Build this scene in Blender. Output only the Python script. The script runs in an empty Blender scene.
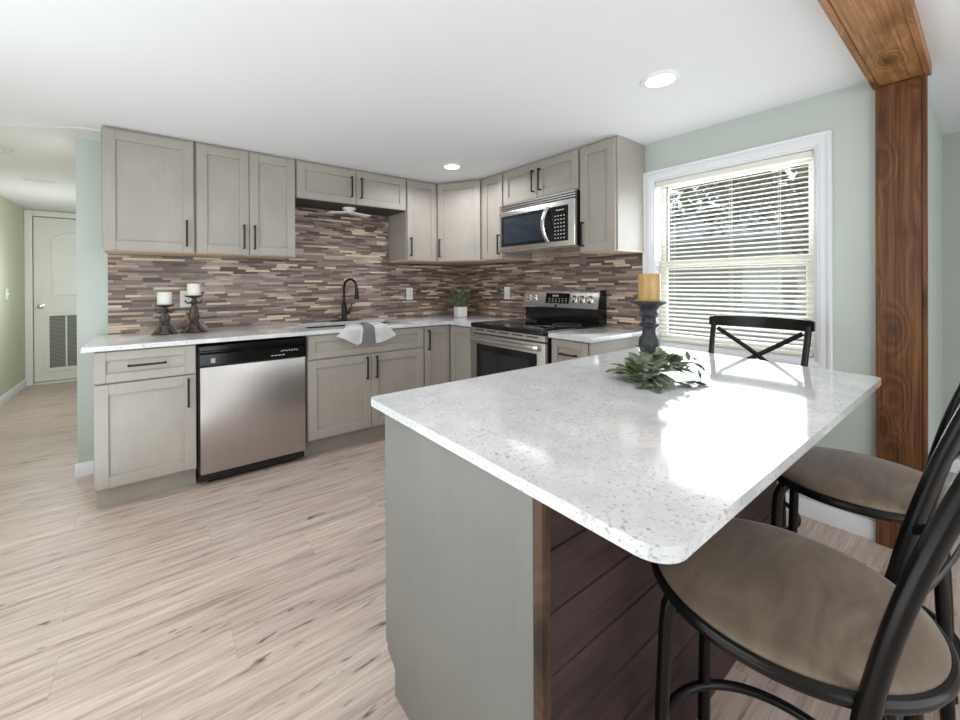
import bpy, bmesh, math, random
from mathutils import Matrix, Vector, noise
C = bpy.context.scene
COL = C.collection
PI = math.pi

# ------------------------------------------------------------------ camera
cam_d = bpy.data.cameras.new('camera'); cam = bpy.data.objects.new('camera', cam_d); COL.objects.link(cam)
F, CX, CY = 402.147, 460.554, 285.163
YAW, PITCH, ROLL = 0.647667, 0.0026445, -0.0047928
fw0 = Vector((math.sin(YAW), math.cos(YAW), 0)); rt0 = Vector((math.cos(YAW), -math.sin(YAW), 0)); up0 = Vector((0, 0, 1))
fwd = fw0*math.cos(PITCH) - up0*math.sin(PITCH); up1 = fw0*math.sin(PITCH) + up0*math.cos(PITCH)
rgt = rt0*math.cos(ROLL) + up1*math.sin(ROLL); upv = -rt0*math.sin(ROLL) + up1*math.cos(ROLL)
cam.matrix_world = Matrix(((rgt.x, upv.x, -fwd.x, -2.66252), (rgt.y, upv.y, -fwd.y, -3.4657), (rgt.z, upv.z, -fwd.z, 1.20086), (0, 0, 0, 1)))
cam_d.sensor_width = 36; cam_d.lens = F/960*36
cam_d.shift_x = (480-CX)/960; cam_d.shift_y = (CY-360)/960
cam_d.clip_start = 0.02; cam_d.clip_end = 200
C.camera = cam

# ------------------------------------------------------------------ world, lights, exposure
world = bpy.data.worlds.new('sky'); C.world = world; world.use_nodes = True
wb = world.node_tree.nodes['Background']
wb.inputs[0].default_value = (0.74, 0.87, 1.0, 1); wb.inputs[1].default_value = 1.05
C.view_settings.view_transform = 'Standard'; C.view_settings.look = 'None'
C.view_settings.exposure = 0.5; C.view_settings.gamma = 1.0; C.view_settings.use_curve_mapping = False

def area(name, loc, rot, sx, sy, power, color=(1, 1, 1), shape='RECTANGLE', spread=180):
    l = bpy.data.lights.new(name, 'AREA'); l.shape = shape; l.size = sx; l.size_y = sy
    l.energy = power; l.color = color; l.spread = math.radians(spread)
    o = bpy.data.objects.new(name, l); COL.objects.link(o); o.location = loc; o.rotation_euler = rot
    return o
def point(name, loc, power, r, color):
    l = bpy.data.lights.new(name, 'POINT'); l.energy = power; l.shadow_soft_size = r; l.color = color
    o = bpy.data.objects.new(name, l); COL.objects.link(o); o.location = loc
    return o
DAY = (0.86, 0.94, 1.0)
area('kitchen_window_daylight', (0.40, -2.51, 1.45), (0, math.radians(90), 0), 1.5, 1.2, 21, DAY)
area('kitchen_window_daylight', (-0.07, -2.51, 1.30), (0, math.radians(112), 0), 1.00, 0.80, 4.0, DAY)
area('dining_fill_light', (-1.6, -7.3, 1.50), (math.radians(90), 0, 0), 3.6, 1.2, 25, DAY)  # added fill behind the camera; no window is built there
area('side_fill_light', (-3.88, -2.3, 1.30), (0, math.radians(-90), 0), 1.4, 2.0, 14, DAY)  # added fill from the bare left wall, lights the range side
area('rear_upward_fill', (-2.1, -5.2, 0.25), (math.radians(148), 0, 0), 3.0, 2.6, 37, DAY)  # invented upward fill behind the camera, brightens the ceiling
area('side_upward_fill', (-3.35, -2.2, 0.12), (0, math.radians(180), 0), 0.9, 2.6, 15, DAY)  # extra low light facing up, put in to lift ceiling and hall
point('dining_fill_lamp', (-1.75, -4.5, 1.70), 15, 0.16, (1.0, 0.94, 0.86))  # unseen point lamp put back to lift the dining side
area('can_and_fill_light', (-0.809, -2.545, 2.10), (0, 0, 0), 0.6, 0.6, 0.6, (0.97, 0.98, 1.0), 'DISK', 165)
area('can_and_fill_light', (-0.783, -0.876, 2.10), (0, 0, 0), 0.6, 0.6, 5.0, (0.97, 0.98, 1.0), 'DISK', 165)
for x, y, w in ((-2.45, -1.95, 2.2), (-3.3, -1.5, 2.8), (-3.4, 0.2, 4.5)):
    area('can_and_fill_light', (x, y, 2.118), (0, 0, 0), 0.4, 0.4, w, (0.95, 0.98, 1.0), 'DISK', 160)  # added fills with no fixture, they light floor and counters
point('hall_fill', (-3.5, 2.2, 1.25), 11, 0.15, (0.90, 0.95, 1.0))  # added mid-air lamp that brightens the hall, no fixture there

# ------------------------------------------------------------------ materials
def srgb(r, g, b):
    f = lambda c: (c/255/12.92) if c/255 <= 0.04045 else ((c/255+0.055)/1.055)**2.4
    return (f(r), f(g), f(b), 1)
class NT:
    def __init__(s, name):
        s.m = bpy.data.materials.new(name); s.m.use_nodes = True
        s.t = s.m.node_tree; s.b = s.t.nodes['Principled BSDF']; s._tc = None
    def n(s, typ, **kw):
        nd = s.t.nodes.new(typ)
        for k, v in kw.items(): setattr(nd, k, v)
        return nd
    def l(s, a, b): s.t.links.new(a, b)
    def set(s, nd, i, v):
        if hasattr(v, 'is_linked') or isinstance(v, bpy.types.NodeSocket): s.l(v, nd.inputs[i])
        else: nd.inputs[i].default_value = v
    def math(s, op, a, b=0.0, c=None):
        nd = s.n('ShaderNodeMath', operation=op); s.set(nd, 0, a); s.set(nd, 1, b)
        if c is not None: s.set(nd, 2, c)
        return nd.outputs[0]
    def co(s):
        if not s._tc: s._tc = s.n('ShaderNodeTexCoord')
        return s._tc.outputs['Object']
    def mapped(s, scale=(1, 1, 1), rot=(0, 0, 0), loc=(0, 0, 0)):
        mp = s.n('ShaderNodeMapping'); s.l(s.co(), mp.inputs[0])
        mp.inputs['Scale'].default_value = scale; mp.inputs['Rotation'].default_value = rot; mp.inputs['Location'].default_value = loc
        return mp.outputs[0]
    def noise(s, vec, scale=5, detail=4, rough=0.5, dist=0.0):
        nd = s.n('ShaderNodeTexNoise'); s.l(vec, nd.inputs['Vector'])
        nd.inputs['Scale'].default_value = scale; nd.inputs['Detail'].default_value = detail
        nd.inputs['Roughness'].default_value = rough; nd.inputs['Distortion'].default_value = dist
        return nd.outputs['Fac']
    def ramp(s, fac, stops, interp='LINEAR'):
        nd = s.n('ShaderNodeValToRGB'); s.l(fac, nd.inputs[0]); cr = nd.color_ramp; cr.interpolation = interp
        while len(cr.elements) < len(stops): cr.elements.new(0.5)
        for e, (p, c) in zip(cr.elements, stops): e.position = p; e.color = c
        return nd.outputs[0]
    def mix(s, fac, a, b, blend='MIX'):
        nd = s.n('ShaderNodeMix', data_type='RGBA', blend_type=blend)
        s.set(nd, 0, fac); s.set(nd, 6, a); s.set(nd, 7, b)
        return nd.outputs[2]
    def bump(s, h, strength=0.2, dist=0.002):
        nd = s.n('ShaderNodeBump'); s.l(h, nd.inputs['Height']); nd.inputs['Strength'].default_value = strength; nd.inputs['Distance'].default_value = dist
        s.l(nd.outputs[0], s.b.inputs['Normal'])
    def base(s, v): s.set(s.b, 'Base Color', v)
    def rough(s, v): s.set(s.b, 'Roughness', v)

def plain(name, col, rough=0.5, metal=0.0, var=0.03, scale=20, spec=0.5, bump=0.0):
    t = NT(name); nz = t.noise(t.co(), scale, 3)
    c = col; k0, k1 = 1-var, 1+var
    t.base(t.ramp(nz, [(0.3, (c[0]*k0, c[1]*k0, c[2]*k0, 1)), (0.7, (min(1, c[0]*k1), min(1, c[1]*k1), min(1, c[2]*k1), 1))]))
    t.rough(rough); t.b.inputs['Metallic'].default_value = metal; t.b.inputs['Specular IOR Level'].default_value = spec
    if bump: t.bump(t.noise(t.co(), scale*6, 4), bump, 0.001)
    return t.m

M = {}
M['wall_sage'] = plain('wall_sage_paint', srgb(193, 200, 195), 0.7, var=0.012, scale=3, bump=0.05)
M['wall_hall'] = plain('wall_olive_paint', srgb(204, 206, 186), 0.7, var=0.012, scale=3, bump=0.05)
M['wall_grey'] = plain('wall_grey_paint', srgb(176, 182, 174), 0.7, var=0.012, scale=3, bump=0.05)
M['ceiling'] = plain('ceiling_paint', srgb(236, 236, 238), 0.85, var=0.01, scale=2, bump=0.05)
M['trim'] = plain('white_trim_paint', srgb(232, 233, 238), 0.35, var=0.008)
M['door'] = plain('door_paint', srgb(236, 236, 230), 0.45, var=0.01)
M['white'] = plain('white_plastic', srgb(238, 238, 236), 0.4, var=0.01)
M['black'] = plain('black_gloss', srgb(16, 16, 18), 0.12, var=0.02)
M['black_matte'] = plain('black_matte_metal', srgb(26, 24, 24), 0.42, metal=0.3, var=0.06)
M['handle'] = plain('dark_bronze_pull', srgb(44, 36, 32), 0.35, metal=0.6, var=0.05)
M['glass_black'] = plain('dark_oven_glass', srgb(34, 38, 42), 0.05, var=0.03)
M['micro_glass'] = plain('microwave_glass', srgb(52, 58, 68), 0.08, var=0.05)
M['sinkmetal'] = plain('sink_composite', srgb(60, 60, 62), 0.35, metal=0.2)
M['grey_print'] = plain('grey_print', srgb(190, 190, 190), 0.5)
M['wick'] = plain('wick', srgb(60, 45, 30), 0.9)
M['cord'] = plain('blind_cord', srgb(228, 224, 214), 0.7)
M['wand'] = plain('smoked_wand', srgb(92, 92, 92), 0.25)
M['underside'] = plain('pale_wood_underside', srgb(214, 184, 158), 0.6, var=0.06, scale=15)

def cabinet_mat(name, col, axis='z'):
    t = NT(name)
    sc = {'z': (14, 14, 0.9), 'x': (0.9, 14, 14)}[axis]
    g = t.noise(t.mapped(sc), 6, 5, 0.6); b = t.noise(t.co(), 4, 3)
    a = [c*0.95 for c in col[:3]] + [1]; d = [min(1, c*1.04) for c in col[:3]] + [1]
    c1 = t.ramp(g, [(0.25, a), (0.75, d)])
    c2 = t.ramp(b, [(0.3, (0.93, 0.93, 0.93, 1)), (0.7, (1.04, 1.04, 1.04, 1))])
    t.base(t.mix(1.0, c1, c2, 'MULTIPLY')); t.rough(0.38)
    return t.m
M['cab'] = cabinet_mat('taupe_cabinet_stain', srgb(166, 159, 151))
M['island_cab'] = cabinet_mat('grey_island_panel', srgb(124, 123, 120))

def steel(name, col=(0.50, 0.465, 0.45), rough=0.36, axis='z', metal=1.0):
    t = NT(name); sc = (160, 160, 1.5) if axis == 'z' else ((1.5, 160, 160) if axis == 'x' else (160, 1.5, 160))
    g = t.noise(t.mapped(sc), 3, 3)
    t.base(t.ramp(g, [(0.3, (*[c*0.93 for c in col], 1)), (0.7, (*[min(1, c*1.05) for c in col], 1))]))
    t.b.inputs['Metallic'].default_value = metal
    t.rough(t.math('MULTIPLY_ADD', g, 0.04, rough-0.02))
    t.b.inputs['Anisotropic'].default_value = 0.6
    tg = t.n('ShaderNodeTangent', direction_type='RADIAL', axis='Z'); t.l(tg.outputs[0], t.b.inputs['Tangent'])
    return t.m
M['steel'] = steel('brushed_steel')
M['steel_h'] = steel('brushed_steel_horizontal', (0.66, 0.65, 0.64), 0.25, 'y')
M['chrome'] = plain('satin_nickel', (0.75, 0.73, 0.70, 1), 0.2, metal=1.0)

def quartz():
    t = NT('white_speckled_quartz')
    v = t.co()
    n1 = t.noise(v, 9, 5, 0.6); n2 = t.noise(v, 85, 5, 0.7); n3 = t.noise(t.mapped((1, 1, 1), (0, 0, 0.7)), 150, 3, 0.6); n4 = t.noise(t.mapped((1, 1, 1), (0, 0, 0.3)), 28, 5, 0.7)
    base = t.ramp(n1, [(0.3, srgb(206, 207, 209)), (0.7, srgb(226, 226, 227))])
    base = t.mix(t.ramp(n4, [(0.50, (0, 0, 0, 1)), (0.68, (0.4, 0.4, 0.4, 1))]), base, srgb(190, 190, 190))
    sp = t.ramp(n2, [(0.56, (0, 0, 0, 1)), (0.66, (1, 1, 1, 1))])
    zone = t.ramp(t.noise(v, 13, 3), [(0.40, (0.15, 0.15, 0.15, 1)), (0.60, (0.9, 0.9, 0.9, 1))])
    c = t.mix(t.mix(1.0, sp, zone, 'MULTIPLY'), base, srgb(132, 130, 130))
    c = t.mix(t.ramp(n3, [(0.60, (0, 0, 0, 1)), (0.68, (0.7, 0.7, 0.7, 1))]), c, srgb(150, 146, 143))
    t.base(c); t.rough(0.08); t.b.inputs['Specular IOR Level'].default_value = 0.5
    return t.m
M['quartz'] = quartz()

def tile(name, axis):
    t = NT(name)
    sp = t.n('ShaderNodeSeparateXYZ'); t.l(t.co(), sp.inputs[0])
    u = sp.outputs[axis]; z = sp.outputs[2]
    H = 0.0165
    zr = t.math('DIVIDE', z, H); row = t.math('FLOOR', zr); fz = t.math('FRACT', zr)
    wn = t.n('ShaderNodeTexWhiteNoise', noise_dimensions='1D'); t.l(row, wn.inputs['W'])
    r1 = wn.outputs['Value']
    wn2 = t.n('ShaderNodeTexWhiteNoise', noise_dimensions='1D'); t.l(t.math('ADD', row, 71.3), wn2.inputs['W'])
    ln = t.math('MULTIPLY_ADD', wn2.outputs['Value'], 0.11, 0.075)
    uu = t.math('DIVIDE', t.math('MULTIPLY_ADD', r1, 3.7, u), ln)
    cell = t.math('FLOOR', uu); fu = t.math('MULTIPLY', t.math('FRACT', uu), ln)
    cv = t.n('ShaderNodeCombineXYZ'); t.l(row, cv.inputs[0]); t.l(cell, cv.inputs[1])
    w3 = t.n('ShaderNodeTexWhiteNoise', noise_dimensions='2D'); t.l(cv.outputs[0], w3.inputs['Vector'])
    val = w3.outputs['Value']
    sc = t.n('ShaderNodeSeparateColor'); t.l(w3.outputs['Color'], sc.inputs[0])
    cols = [(0.0, srgb(98, 80, 74)), (0.13, srgb(126, 106, 98)), (0.27, srgb(150, 131, 122)), (0.40, srgb(112, 93, 86)), (0.52, srgb(168, 148, 135)),
            (0.63, srgb(140, 121, 116)), (0.74, srgb(192, 171, 152)), (0.84, srgb(222, 203, 182)), (0.93, srgb(158, 145, 140))]
    c = t.ramp(val, cols, 'CONSTANT')
    stre = t.noise(t.mapped((25, 25, 160)), 3, 4, 0.6)
    c = t.mix(1.0, c, t.ramp(stre, [(0.25, (0.80, 0.79, 0.78, 1)), (0.75, (1.12, 1.11, 1.1, 1))]), 'MULTIPLY')
    g = t.math('MAXIMUM', t.math('LESS_THAN', fz, 0.07), t.math('LESS_THAN', fu, 0.0014))
    c = t.mix(g, c, srgb(112, 98, 90))
    t.base(c)
    t.rough(t.math('MULTIPLY_ADD', t.math('GREATER_THAN', sc.outputs[1], 0.55), -0.28, 0.45))
    h = t.math('SUBTRACT', t.math('MULTIPLY_ADD', fz, t.math('SUBTRACT', sc.outputs[0], 0.5), t.math('MULTIPLY', sc.outputs[2], 0.5)), g)
    t.bump(h, 0.35, 0.003)
    return t.m
M['tile_x'] = tile('linear_mosaic_tile_long', 0)
M['tile_y'] = tile('linear_mosaic_tile_short', 1)

def floor_mat():
    t = NT('greige_plank_floor')
    sp = t.n('ShaderNodeSeparateXYZ'); t.l(t.co(), sp.inputs[0])
    x, y = sp.outputs[0], sp.outputs[1]
    W, L = 0.182, 1.22
    ry = t.math('DIVIDE', y, W); row = t.math('FLOOR', ry); fy = t.math('FRACT', ry)
    wn = t.n('ShaderNodeTexWhiteNoise', noise_dimensions='1D'); t.l(row, wn.inputs['W'])
    ux = t.math('DIVIDE', t.math('MULTIPLY_ADD', wn.outputs['Value'], 1.9, x), L); cell = t.math('FLOOR', ux); fx = t.math('FRACT', ux)
    cv = t.n('ShaderNodeCombineXYZ'); t.l(row, cv.inputs[0]); t.l(cell, cv.inputs[1])
    w3 = t.n('ShaderNodeTexWhiteNoise', noise_dimensions='2D'); t.l(cv.outputs[0], w3.inputs['Vector'])
    off = t.n('ShaderNodeVectorMath', operation='MULTIPLY_ADD'); t.l(w3.outputs['Color'], off.inputs[0]); off.inputs[1].default_value = (9, 9, 9); t.l(t.co(), off.inputs[2])
    mp = t.n('ShaderNodeMapping'); t.l(off.outputs[0], mp.inputs[0]); mp.inputs['Scale'].default_value = (1.3, 20, 1)
    g1 = t.noise(mp.outputs[0], 2.2, 6, 0.62, 0.6)
    mp2 = t.n('ShaderNodeMapping'); t.l(off.outputs[0], mp2.inputs[0]); mp2.inputs['Scale'].default_value = (3, 70, 1)
    g2 = t.noise(mp2.outputs[0], 2.5, 4, 0.6)
    c = t.ramp(g1, [(0.28, srgb(138, 121, 112)), (0.42, srgb(186, 168, 158)), (0.58, srgb(205, 188, 178)), (0.80, srgb(219, 204, 195))])
    c = t.mix(1.0, c, t.ramp(g2, [(0.3, (0.84, 0.83, 0.82, 1)), (0.65, (1.05, 1.05, 1.05, 1))]), 'MULTIPLY')
    tone = t.ramp(w3.outputs['Value'], [(0.0, (0.91, 0.90, 0.90, 1)), (1.0, (1.05, 1.045, 1.04, 1))])
    c = t.mix(1.0, c, tone, 'MULTIPLY')
    mp3 = t.n('ShaderNodeMapping'); t.l(off.outputs[0], mp3.inputs[0]); mp3.inputs['Scale'].default_value = (2.6, 15, 1)
    k = t.noise(mp3.outputs[0], 2.2, 4, 0.6, 0.5)
    c = t.mix(t.ramp(k, [(0.645, (0, 0, 0, 1)), (0.71, (0.8, 0.8, 0.8, 1)), (0.76, (1, 1, 1, 1))]), c, srgb(72, 58, 49))
    seam = t.math('MAXIMUM', t.math('LESS_THAN', fy, 0.010), t.math('LESS_THAN', fx, 0.0016))
    c = t.mix(t.math('MULTIPLY', seam, 0.28), c, srgb(110, 96, 85))
    t.base(c); t.rough(t.math('MULTIPLY_ADD', g2, 0.15, 0.36))
    t.bump(t.math('SUBTRACT', g2, seam), 0.08, 0.001)
    return t.m
M['floor'] = floor_mat()

def wood(name, dark, mid, light, scale=(9, 9, 0.8), ring=2.4, rough=0.45, kn=0.66):
    t = NT(name)
    oi = t.n('ShaderNodeObjectInfo')
    off = t.n('ShaderNodeVectorMath', operation='MULTIPLY_ADD'); t.l(oi.outputs['Random'], off.inputs[0]); off.inputs[1].default_value = (7, 5, 3); t.l(t.co(), off.inputs[2])
    def mp(sc):
        m = t.n('ShaderNodeMapping'); t.l(off.outputs[0], m.inputs[0]); m.inputs['Scale'].default_value = sc; return m.outputs[0]
    vo = t.n('ShaderNodeTexVoronoi'); t.l(mp(tuple(q*0.75 if q > 2 else q*3.6 for q in scale)), vo.inputs['Vector']); vo.inputs['Scale'].default_value = 1.0
    kd = vo.outputs['Distance']
    bulge = t.math('POWER', t.math('MAXIMUM', t.math('SUBTRACT', 0.45, kd), 0.0), 1.3)
    big = t.math('MULTIPLY_ADD', bulge, 1.5, t.noise(mp(scale), 0.7, 2, 0.45, 0.3))
    rings = t.math('ABSOLUTE', t.math('SUBTRACT', t.math('FRACT', t.math('MULTIPLY', big, ring*4)), 0.5))
    fine = t.noise(mp(tuple(q*8 if q > 2 else q*1.8 for q in scale)), 2, 5, 0.65)
    f = t.math('ADD', t.math('MULTIPLY', rings, 0.34), t.math('MULTIPLY_ADD', fine, 0.80, 0.02))
    c = t.ramp(f, [(0.22, dark), (0.5, mid), (0.82, light)])
    dk = tuple(d*0.5 for d in dark[:3])+(1,)
    blot = t.noise(mp(tuple(q*0.5 if q > 2 else q*3.0 for q in scale)), 1.3, 3, 0.5)
    c = t.mix(t.ramp(blot, [(kn-0.12, (0, 0, 0, 1)), (kn+0.12, (0.6, 0.6, 0.6, 1))]), c, dk)
    c = t.mix(t.ramp(kd, [(0.12, (0.95, 0.95, 0.95, 1)), (0.20, (0.40, 0.40, 0.40, 1)), (0.32, (0, 0, 0, 1))]), c, dk)
    t.base(c); t.rough(rough); t.b.inputs['Specular IOR Level'].default_value = 0.3; t.bump(f, 0.12, 0.002)
    return t.m
M['post'] = wood('brown_stained_board', srgb(58, 34, 20), srgb(102, 64, 38), srgb(142, 98, 62))
M['beam'] = wood('brown_stained_beam', srgb(104, 70, 42), srgb(158, 112, 70), srgb(200, 152, 104), scale=(0.8, 9, 9))
M['shiplap'] = wood('dark_walnut_planks', srgb(40, 27, 28), srgb(58, 41, 42), srgb(78, 57, 57), scale=(0.8, 9, 9), rough=0.55)
M['islandtrim'] = wood('walnut_corner_strip', srgb(52, 37, 27), srgb(80, 58, 42), srgb(112, 84, 60))

def seat_mat():
    t = NT('brown_suede_seat')
    a = t.noise(t.mapped((1.2, 3, 1)), 4, 5, 0.6, 0.8); b = t.noise(t.co(), 140, 3)
    c = t.ramp(a, [(0.3, srgb(92, 77, 65)), (0.5, srgb(114, 98, 84)), (0.7, srgb(132, 116, 101))])
    t.base(c); t.rough(0.62); t.bump(b, 0.12, 0.001)
    t.b.inputs['Sheen Weight'].default_value = 0.25; t.b.inputs['Sheen Roughness'].default_value = 0.4
    return t.m
M['seat'] = seat_mat()
def metal_black():
    t = NT('black_powder_coated_steel'); a = t.noise(t.co(), 200, 2)
    t.base(t.ramp(a, [(0.3, srgb(12, 11, 12)), (0.7, srgb(18, 16, 16))])); t.rough(0.27); t.b.inputs['Specular IOR Level'].default_value = 0.3
    return t.m
M['stool'] = metal_black()
def leaf_mat(name, a, b, c):
    t = NT(name); n1 = t.noise(t.co(), 26, 4, 0.6); n2 = t.noise(t.mapped((1, 1, 1), (0.3, 0.2, 0.8)), 90, 3)
    col = t.ramp(n1, [(0.3, a), (0.5, b), (0.72, c)])
    t.base(t.mix(1.0, col, t.ramp(n2, [(0.3, (0.85, 0.85, 0.85, 1)), (0.7, (1.1, 1.1, 1.1, 1))]), 'MULTIPLY')); t.rough(0.5)
    return t.m
M['leaf'] = leaf_mat('grey_green_leaf', srgb(56, 66, 50), srgb(98, 110, 82), srgb(158, 164, 132))
M['fern'] = leaf_mat('green_fern_leaf', srgb(72, 92, 66), srgb(108, 128, 96), srgb(160, 174, 142))
M['tree_dark'] = leaf_mat('tree_foliage', srgb(40, 44, 28), srgb(74, 76, 48), srgb(140, 134, 88))
M['bark'] = plain('grey_bark', srgb(92, 84, 78), 0.8, var=0.2, scale=12)
M['candle_white'] = plain('white_wax', srgb(236, 234, 226), 0.5, var=0.02)
def wax():
    t = NT('amber_wax'); a = t.noise(t.mapped((3, 3, 1)), 5, 4)
    t.base(t.ramp(a, [(0.3, srgb(186, 146, 88)), (0.7, srgb(214, 178, 122))])); t.rough(0.35)
    t.b.inputs['Subsurface Weight'].default_value = 0.25; t.b.inputs['Subsurface Radius'].default_value = (0.02, 0.01, 0.005)
    return t.m
M['wax'] = wax()
def antique(name, a, b, c, rough=0.45, metal=0.3):
    t = NT(name); n1 = t.noise(t.co(), 45, 5, 0.65)
    t.base(t.ramp(n1, [(0.35, a), (0.55, b), (0.75, c)])); t.rough(rough); t.b.inputs['Metallic'].default_value = metal
    t.bump(n1, 0.3, 0.002)
    return t.m
M['antique'] = antique('antique_bronze', srgb(48, 42, 40), srgb(84, 75, 70), srgb(130, 118, 108))
M['holder'] = antique('distressed_charcoal_wood', srgb(40, 42, 48), srgb(52, 54, 60), srgb(96, 96, 98), 0.5, 0.0)
M['towel'] = plain('white_towel_cloth', srgb(246, 246, 246), 0.9, var=0.03, scale=60, bump=0.3)
M['towel_grey'] = plain('grey_towel_cloth', srgb(150, 152, 156), 0.9, var=0.05, scale=60, bump=0.3)
def slat_mat():
    t = NT('cream_blind_slat'); t.base(t.ramp(t.noise(t.co(), 5, 2), [(0.3, srgb(246, 245, 240)), (0.7, srgb(250, 249, 246))])); t.rough(0.45)
    tl = t.n('ShaderNodeBsdfTranslucent'); tl.inputs[0].default_value = srgb(240, 236, 224); mx = t.n('ShaderNodeMixShader'); mx.inputs[0].default_value = 0.40
    t.l(t.b.outputs[0], mx.inputs[1]); t.l(tl.outputs[0], mx.inputs[2]); t.l(mx.outputs[0], t.t.nodes['Material Output'].inputs['Surface'])
    return t.m
M['slat'] = slat_mat()
M['vinyl'] = plain('cream_window_vinyl', srgb(236, 233, 222), 0.45, var=0.01)
def glass():
    t = NT('window_glass'); nt = t.t
    tr = t.n('ShaderNodeBsdfTransparent'); gl = t.n('ShaderNodeBsdfGlossy'); gl.inputs['Roughness'].default_value = 0.02
    mx = t.n('ShaderNodeMixShader'); mx.inputs[0].default_value = 0.06
    t.l(tr.outputs[0], mx.inputs[1]); t.l(gl.outputs[0], mx.inputs[2])
    t.l(mx.outputs[0], nt.nodes['Material Output'].inputs['Surface'])
    return t.m
M['glass'] = glass()
def emit(name, col, s):
    t = NT(name); t.base(col); t.b.inputs['Emission Color'].default_value = col; t.b.inputs['Emission Strength'].default_value = s
    return t.m
M['lamp'] = emit('lamp_diffuser', (1, 0.97, 0.93, 1), 2.0)
M['led'] = emit('display_digits', (0.75, 0.85, 0.9, 1), 0.35)
M['grass'] = plain('lawn', srgb(104, 108, 82), 0.9, var=0.2, scale=3)
M['siding'] = plain('pale_siding', srgb(150, 148, 142), 0.7, var=0.03)
M['roofing'] = plain('grey_shingles', srgb(120, 120, 124), 0.85, var=0.12, scale=6)

# ------------------------------------------------------------------ helpers
def bm_(): return bmesh.new()
def _mark(bm, before, mi, Mx):
    vs = [v for v in bm.verts if v not in before]
    if Mx is not None: bmesh.ops.transform(bm, matrix=Mx, verts=vs)
    if mi:
        s = set(vs)
        for f in bm.faces:
            if all(v in s for v in f.verts): f.material_index = mi
def bx(bm, x0, x1, y0, y1, z0, z1, bev=0.0, Mx=None, mi=0, seg=1):
    before = set(bm.verts)
    r = bmesh.ops.create_cube(bm, size=1)
    c = Vector(((x0+x1)/2, (y0+y1)/2, (z0+z1)/2)); s = (abs(x1-x0), abs(y1-y0), abs(z1-z0))
    for v in r['verts']: v.co = Vector((v.co.x*s[0], v.co.y*s[1], v.co.z*s[2])) + c
    if bev:
        es = list({e for v in r['verts'] for e in v.link_edges})
        bmesh.ops.bevel(bm, geom=es, offset=bev, segments=seg, profile=0.5, affect='EDGES')
    _mark(bm, before, mi, Mx)
def tube(bm, pts, r, seg=10, closed=False, Mx=None, mi=0, flat=None):
    before = set(bm.verts)
    P = [Vector(p) for p in pts]; n = len(P)
    rr = r if isinstance(r, (list, tuple)) else [r]*n
    T = []
    for i in range(n):
        a = P[(i-1) % n] if (closed or i > 0) else P[i]; b = P[(i+1) % n] if (closed or i < n-1) else P[i]
        T.append((b-a).normalized())
    ref = Vector((0, 0, 1)) if abs(T[0].z) < 0.9 else Vector((1, 0, 0))
    N = (ref - T[0]*ref.dot(T[0])).normalized(); rings = []
    for i in range(n):
        N = (N - T[i]*N.dot(T[i])).normalized(); B = T[i].cross(N)
        ring = []
        for k in range(seg):
            a = 2*PI*k/seg; ca, sa = math.cos(a), math.sin(a)
            if flat: ca *= flat[0]; sa *= flat[1]
            ring.append(bm.verts.new(P[i] + (N*ca + B*sa)*rr[i]))
        rings.append(ring)
    for i in range(n if closed else n-1):
        A, Bq = rings[i], rings[(i+1) % n]
        for k in range(seg): bm.faces.new((A[k], A[(k+1) % seg], Bq[(k+1) % seg], Bq[k]))
    if not closed:
        bm.faces.new(rings[0][::-1]); bm.faces.new(rings[-1])
    _mark(bm, before, mi, Mx)
def lathe(bm, prof, c=(0, 0, 0), seg=32, Mx=None, mi=0, sq=None):
    before = set(bm.verts); rings = []
    for r, z in prof:
        ring = []
        for k in range(seg):
            a = 2*PI*k/seg; q = 1.0
            if sq: q = sq(a, z)
            ring.append(bm.verts.new((c[0]+r*q*math.cos(a), c[1]+r*q*math.sin(a), c[2]+z)))
        rings.append(ring)
    for A, B in zip(rings, rings[1:]):
        for k in range(seg): bm.faces.new((A[k], A[(k+1) % seg], B[(k+1) % seg], B[k]))
    bm.faces.new(rings[0][::-1]); bm.faces.new(rings[-1])
    _mark(bm, before, mi, Mx)
def prism(bm, poly, z0, z1, bev=0.0, Mx=None, mi=0, seg=2):
    before = set(bm.verts)
    a = [bm.verts.new((x, y, z0)) for x, y in poly]; b = [bm.verts.new((x, y, z1)) for x, y in poly]
    n = len(poly); f1 = bm.faces.new(a[::-1]); f2 = bm.faces.new(b)
    for i in range(n): bm.faces.new((a[i], a[(i+1) % n], b[(i+1) % n], b[i]))
    if bev:
        es = list(f1.edges)+list(f2.edges)
        bmesh.ops.bevel(bm, geom=es, offset=bev, segments=seg, profile=0.5, affect='EDGES')
    _mark(bm, before, mi, Mx)
def rounded(poly, rads, seg=6):
    out = []; n = len(poly)
    for i in range(n):
        p = Vector(poly[i]); a = Vector(poly[i-1]); b = Vector(poly[(i+1) % n]); r = rads[i]
        if r <= 0: out.append(tuple(p)); continue
        u = (a-p).normalized(); v = (b-p).normalized(); ang = u.angle(v); d = r/math.tan(ang/2)
        c = p + (u+v).normalized()*(r/math.sin(ang/2)); s = p+u*d; e = p+v*d
        a0 = math.atan2(s.y-c.y, s.x-c.x); a1 = math.atan2(e.y-c.y, e.x-c.x)
        da = (a1-a0+PI) % (2*PI)-PI
        for k in range(seg+1): out.append((c.x+r*math.cos(a0+da*k/seg), c.y+r*math.sin(a0+da*k/seg)))
    return out
def frame(o, right, out):
    r = Vector(right).normalized(); n = Vector(out).normalized()
    return Matrix(((r.x, n.x, 0, o[0]), (r.y, n.y, 0, o[1]), (0, 0, 1, o[2]), (0, 0, 0, 1)))
def FS(x, y, z=0): return frame((x, y, z), (1, 0, 0), (0, -1, 0))      # faces into the room from the sink wall
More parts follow.
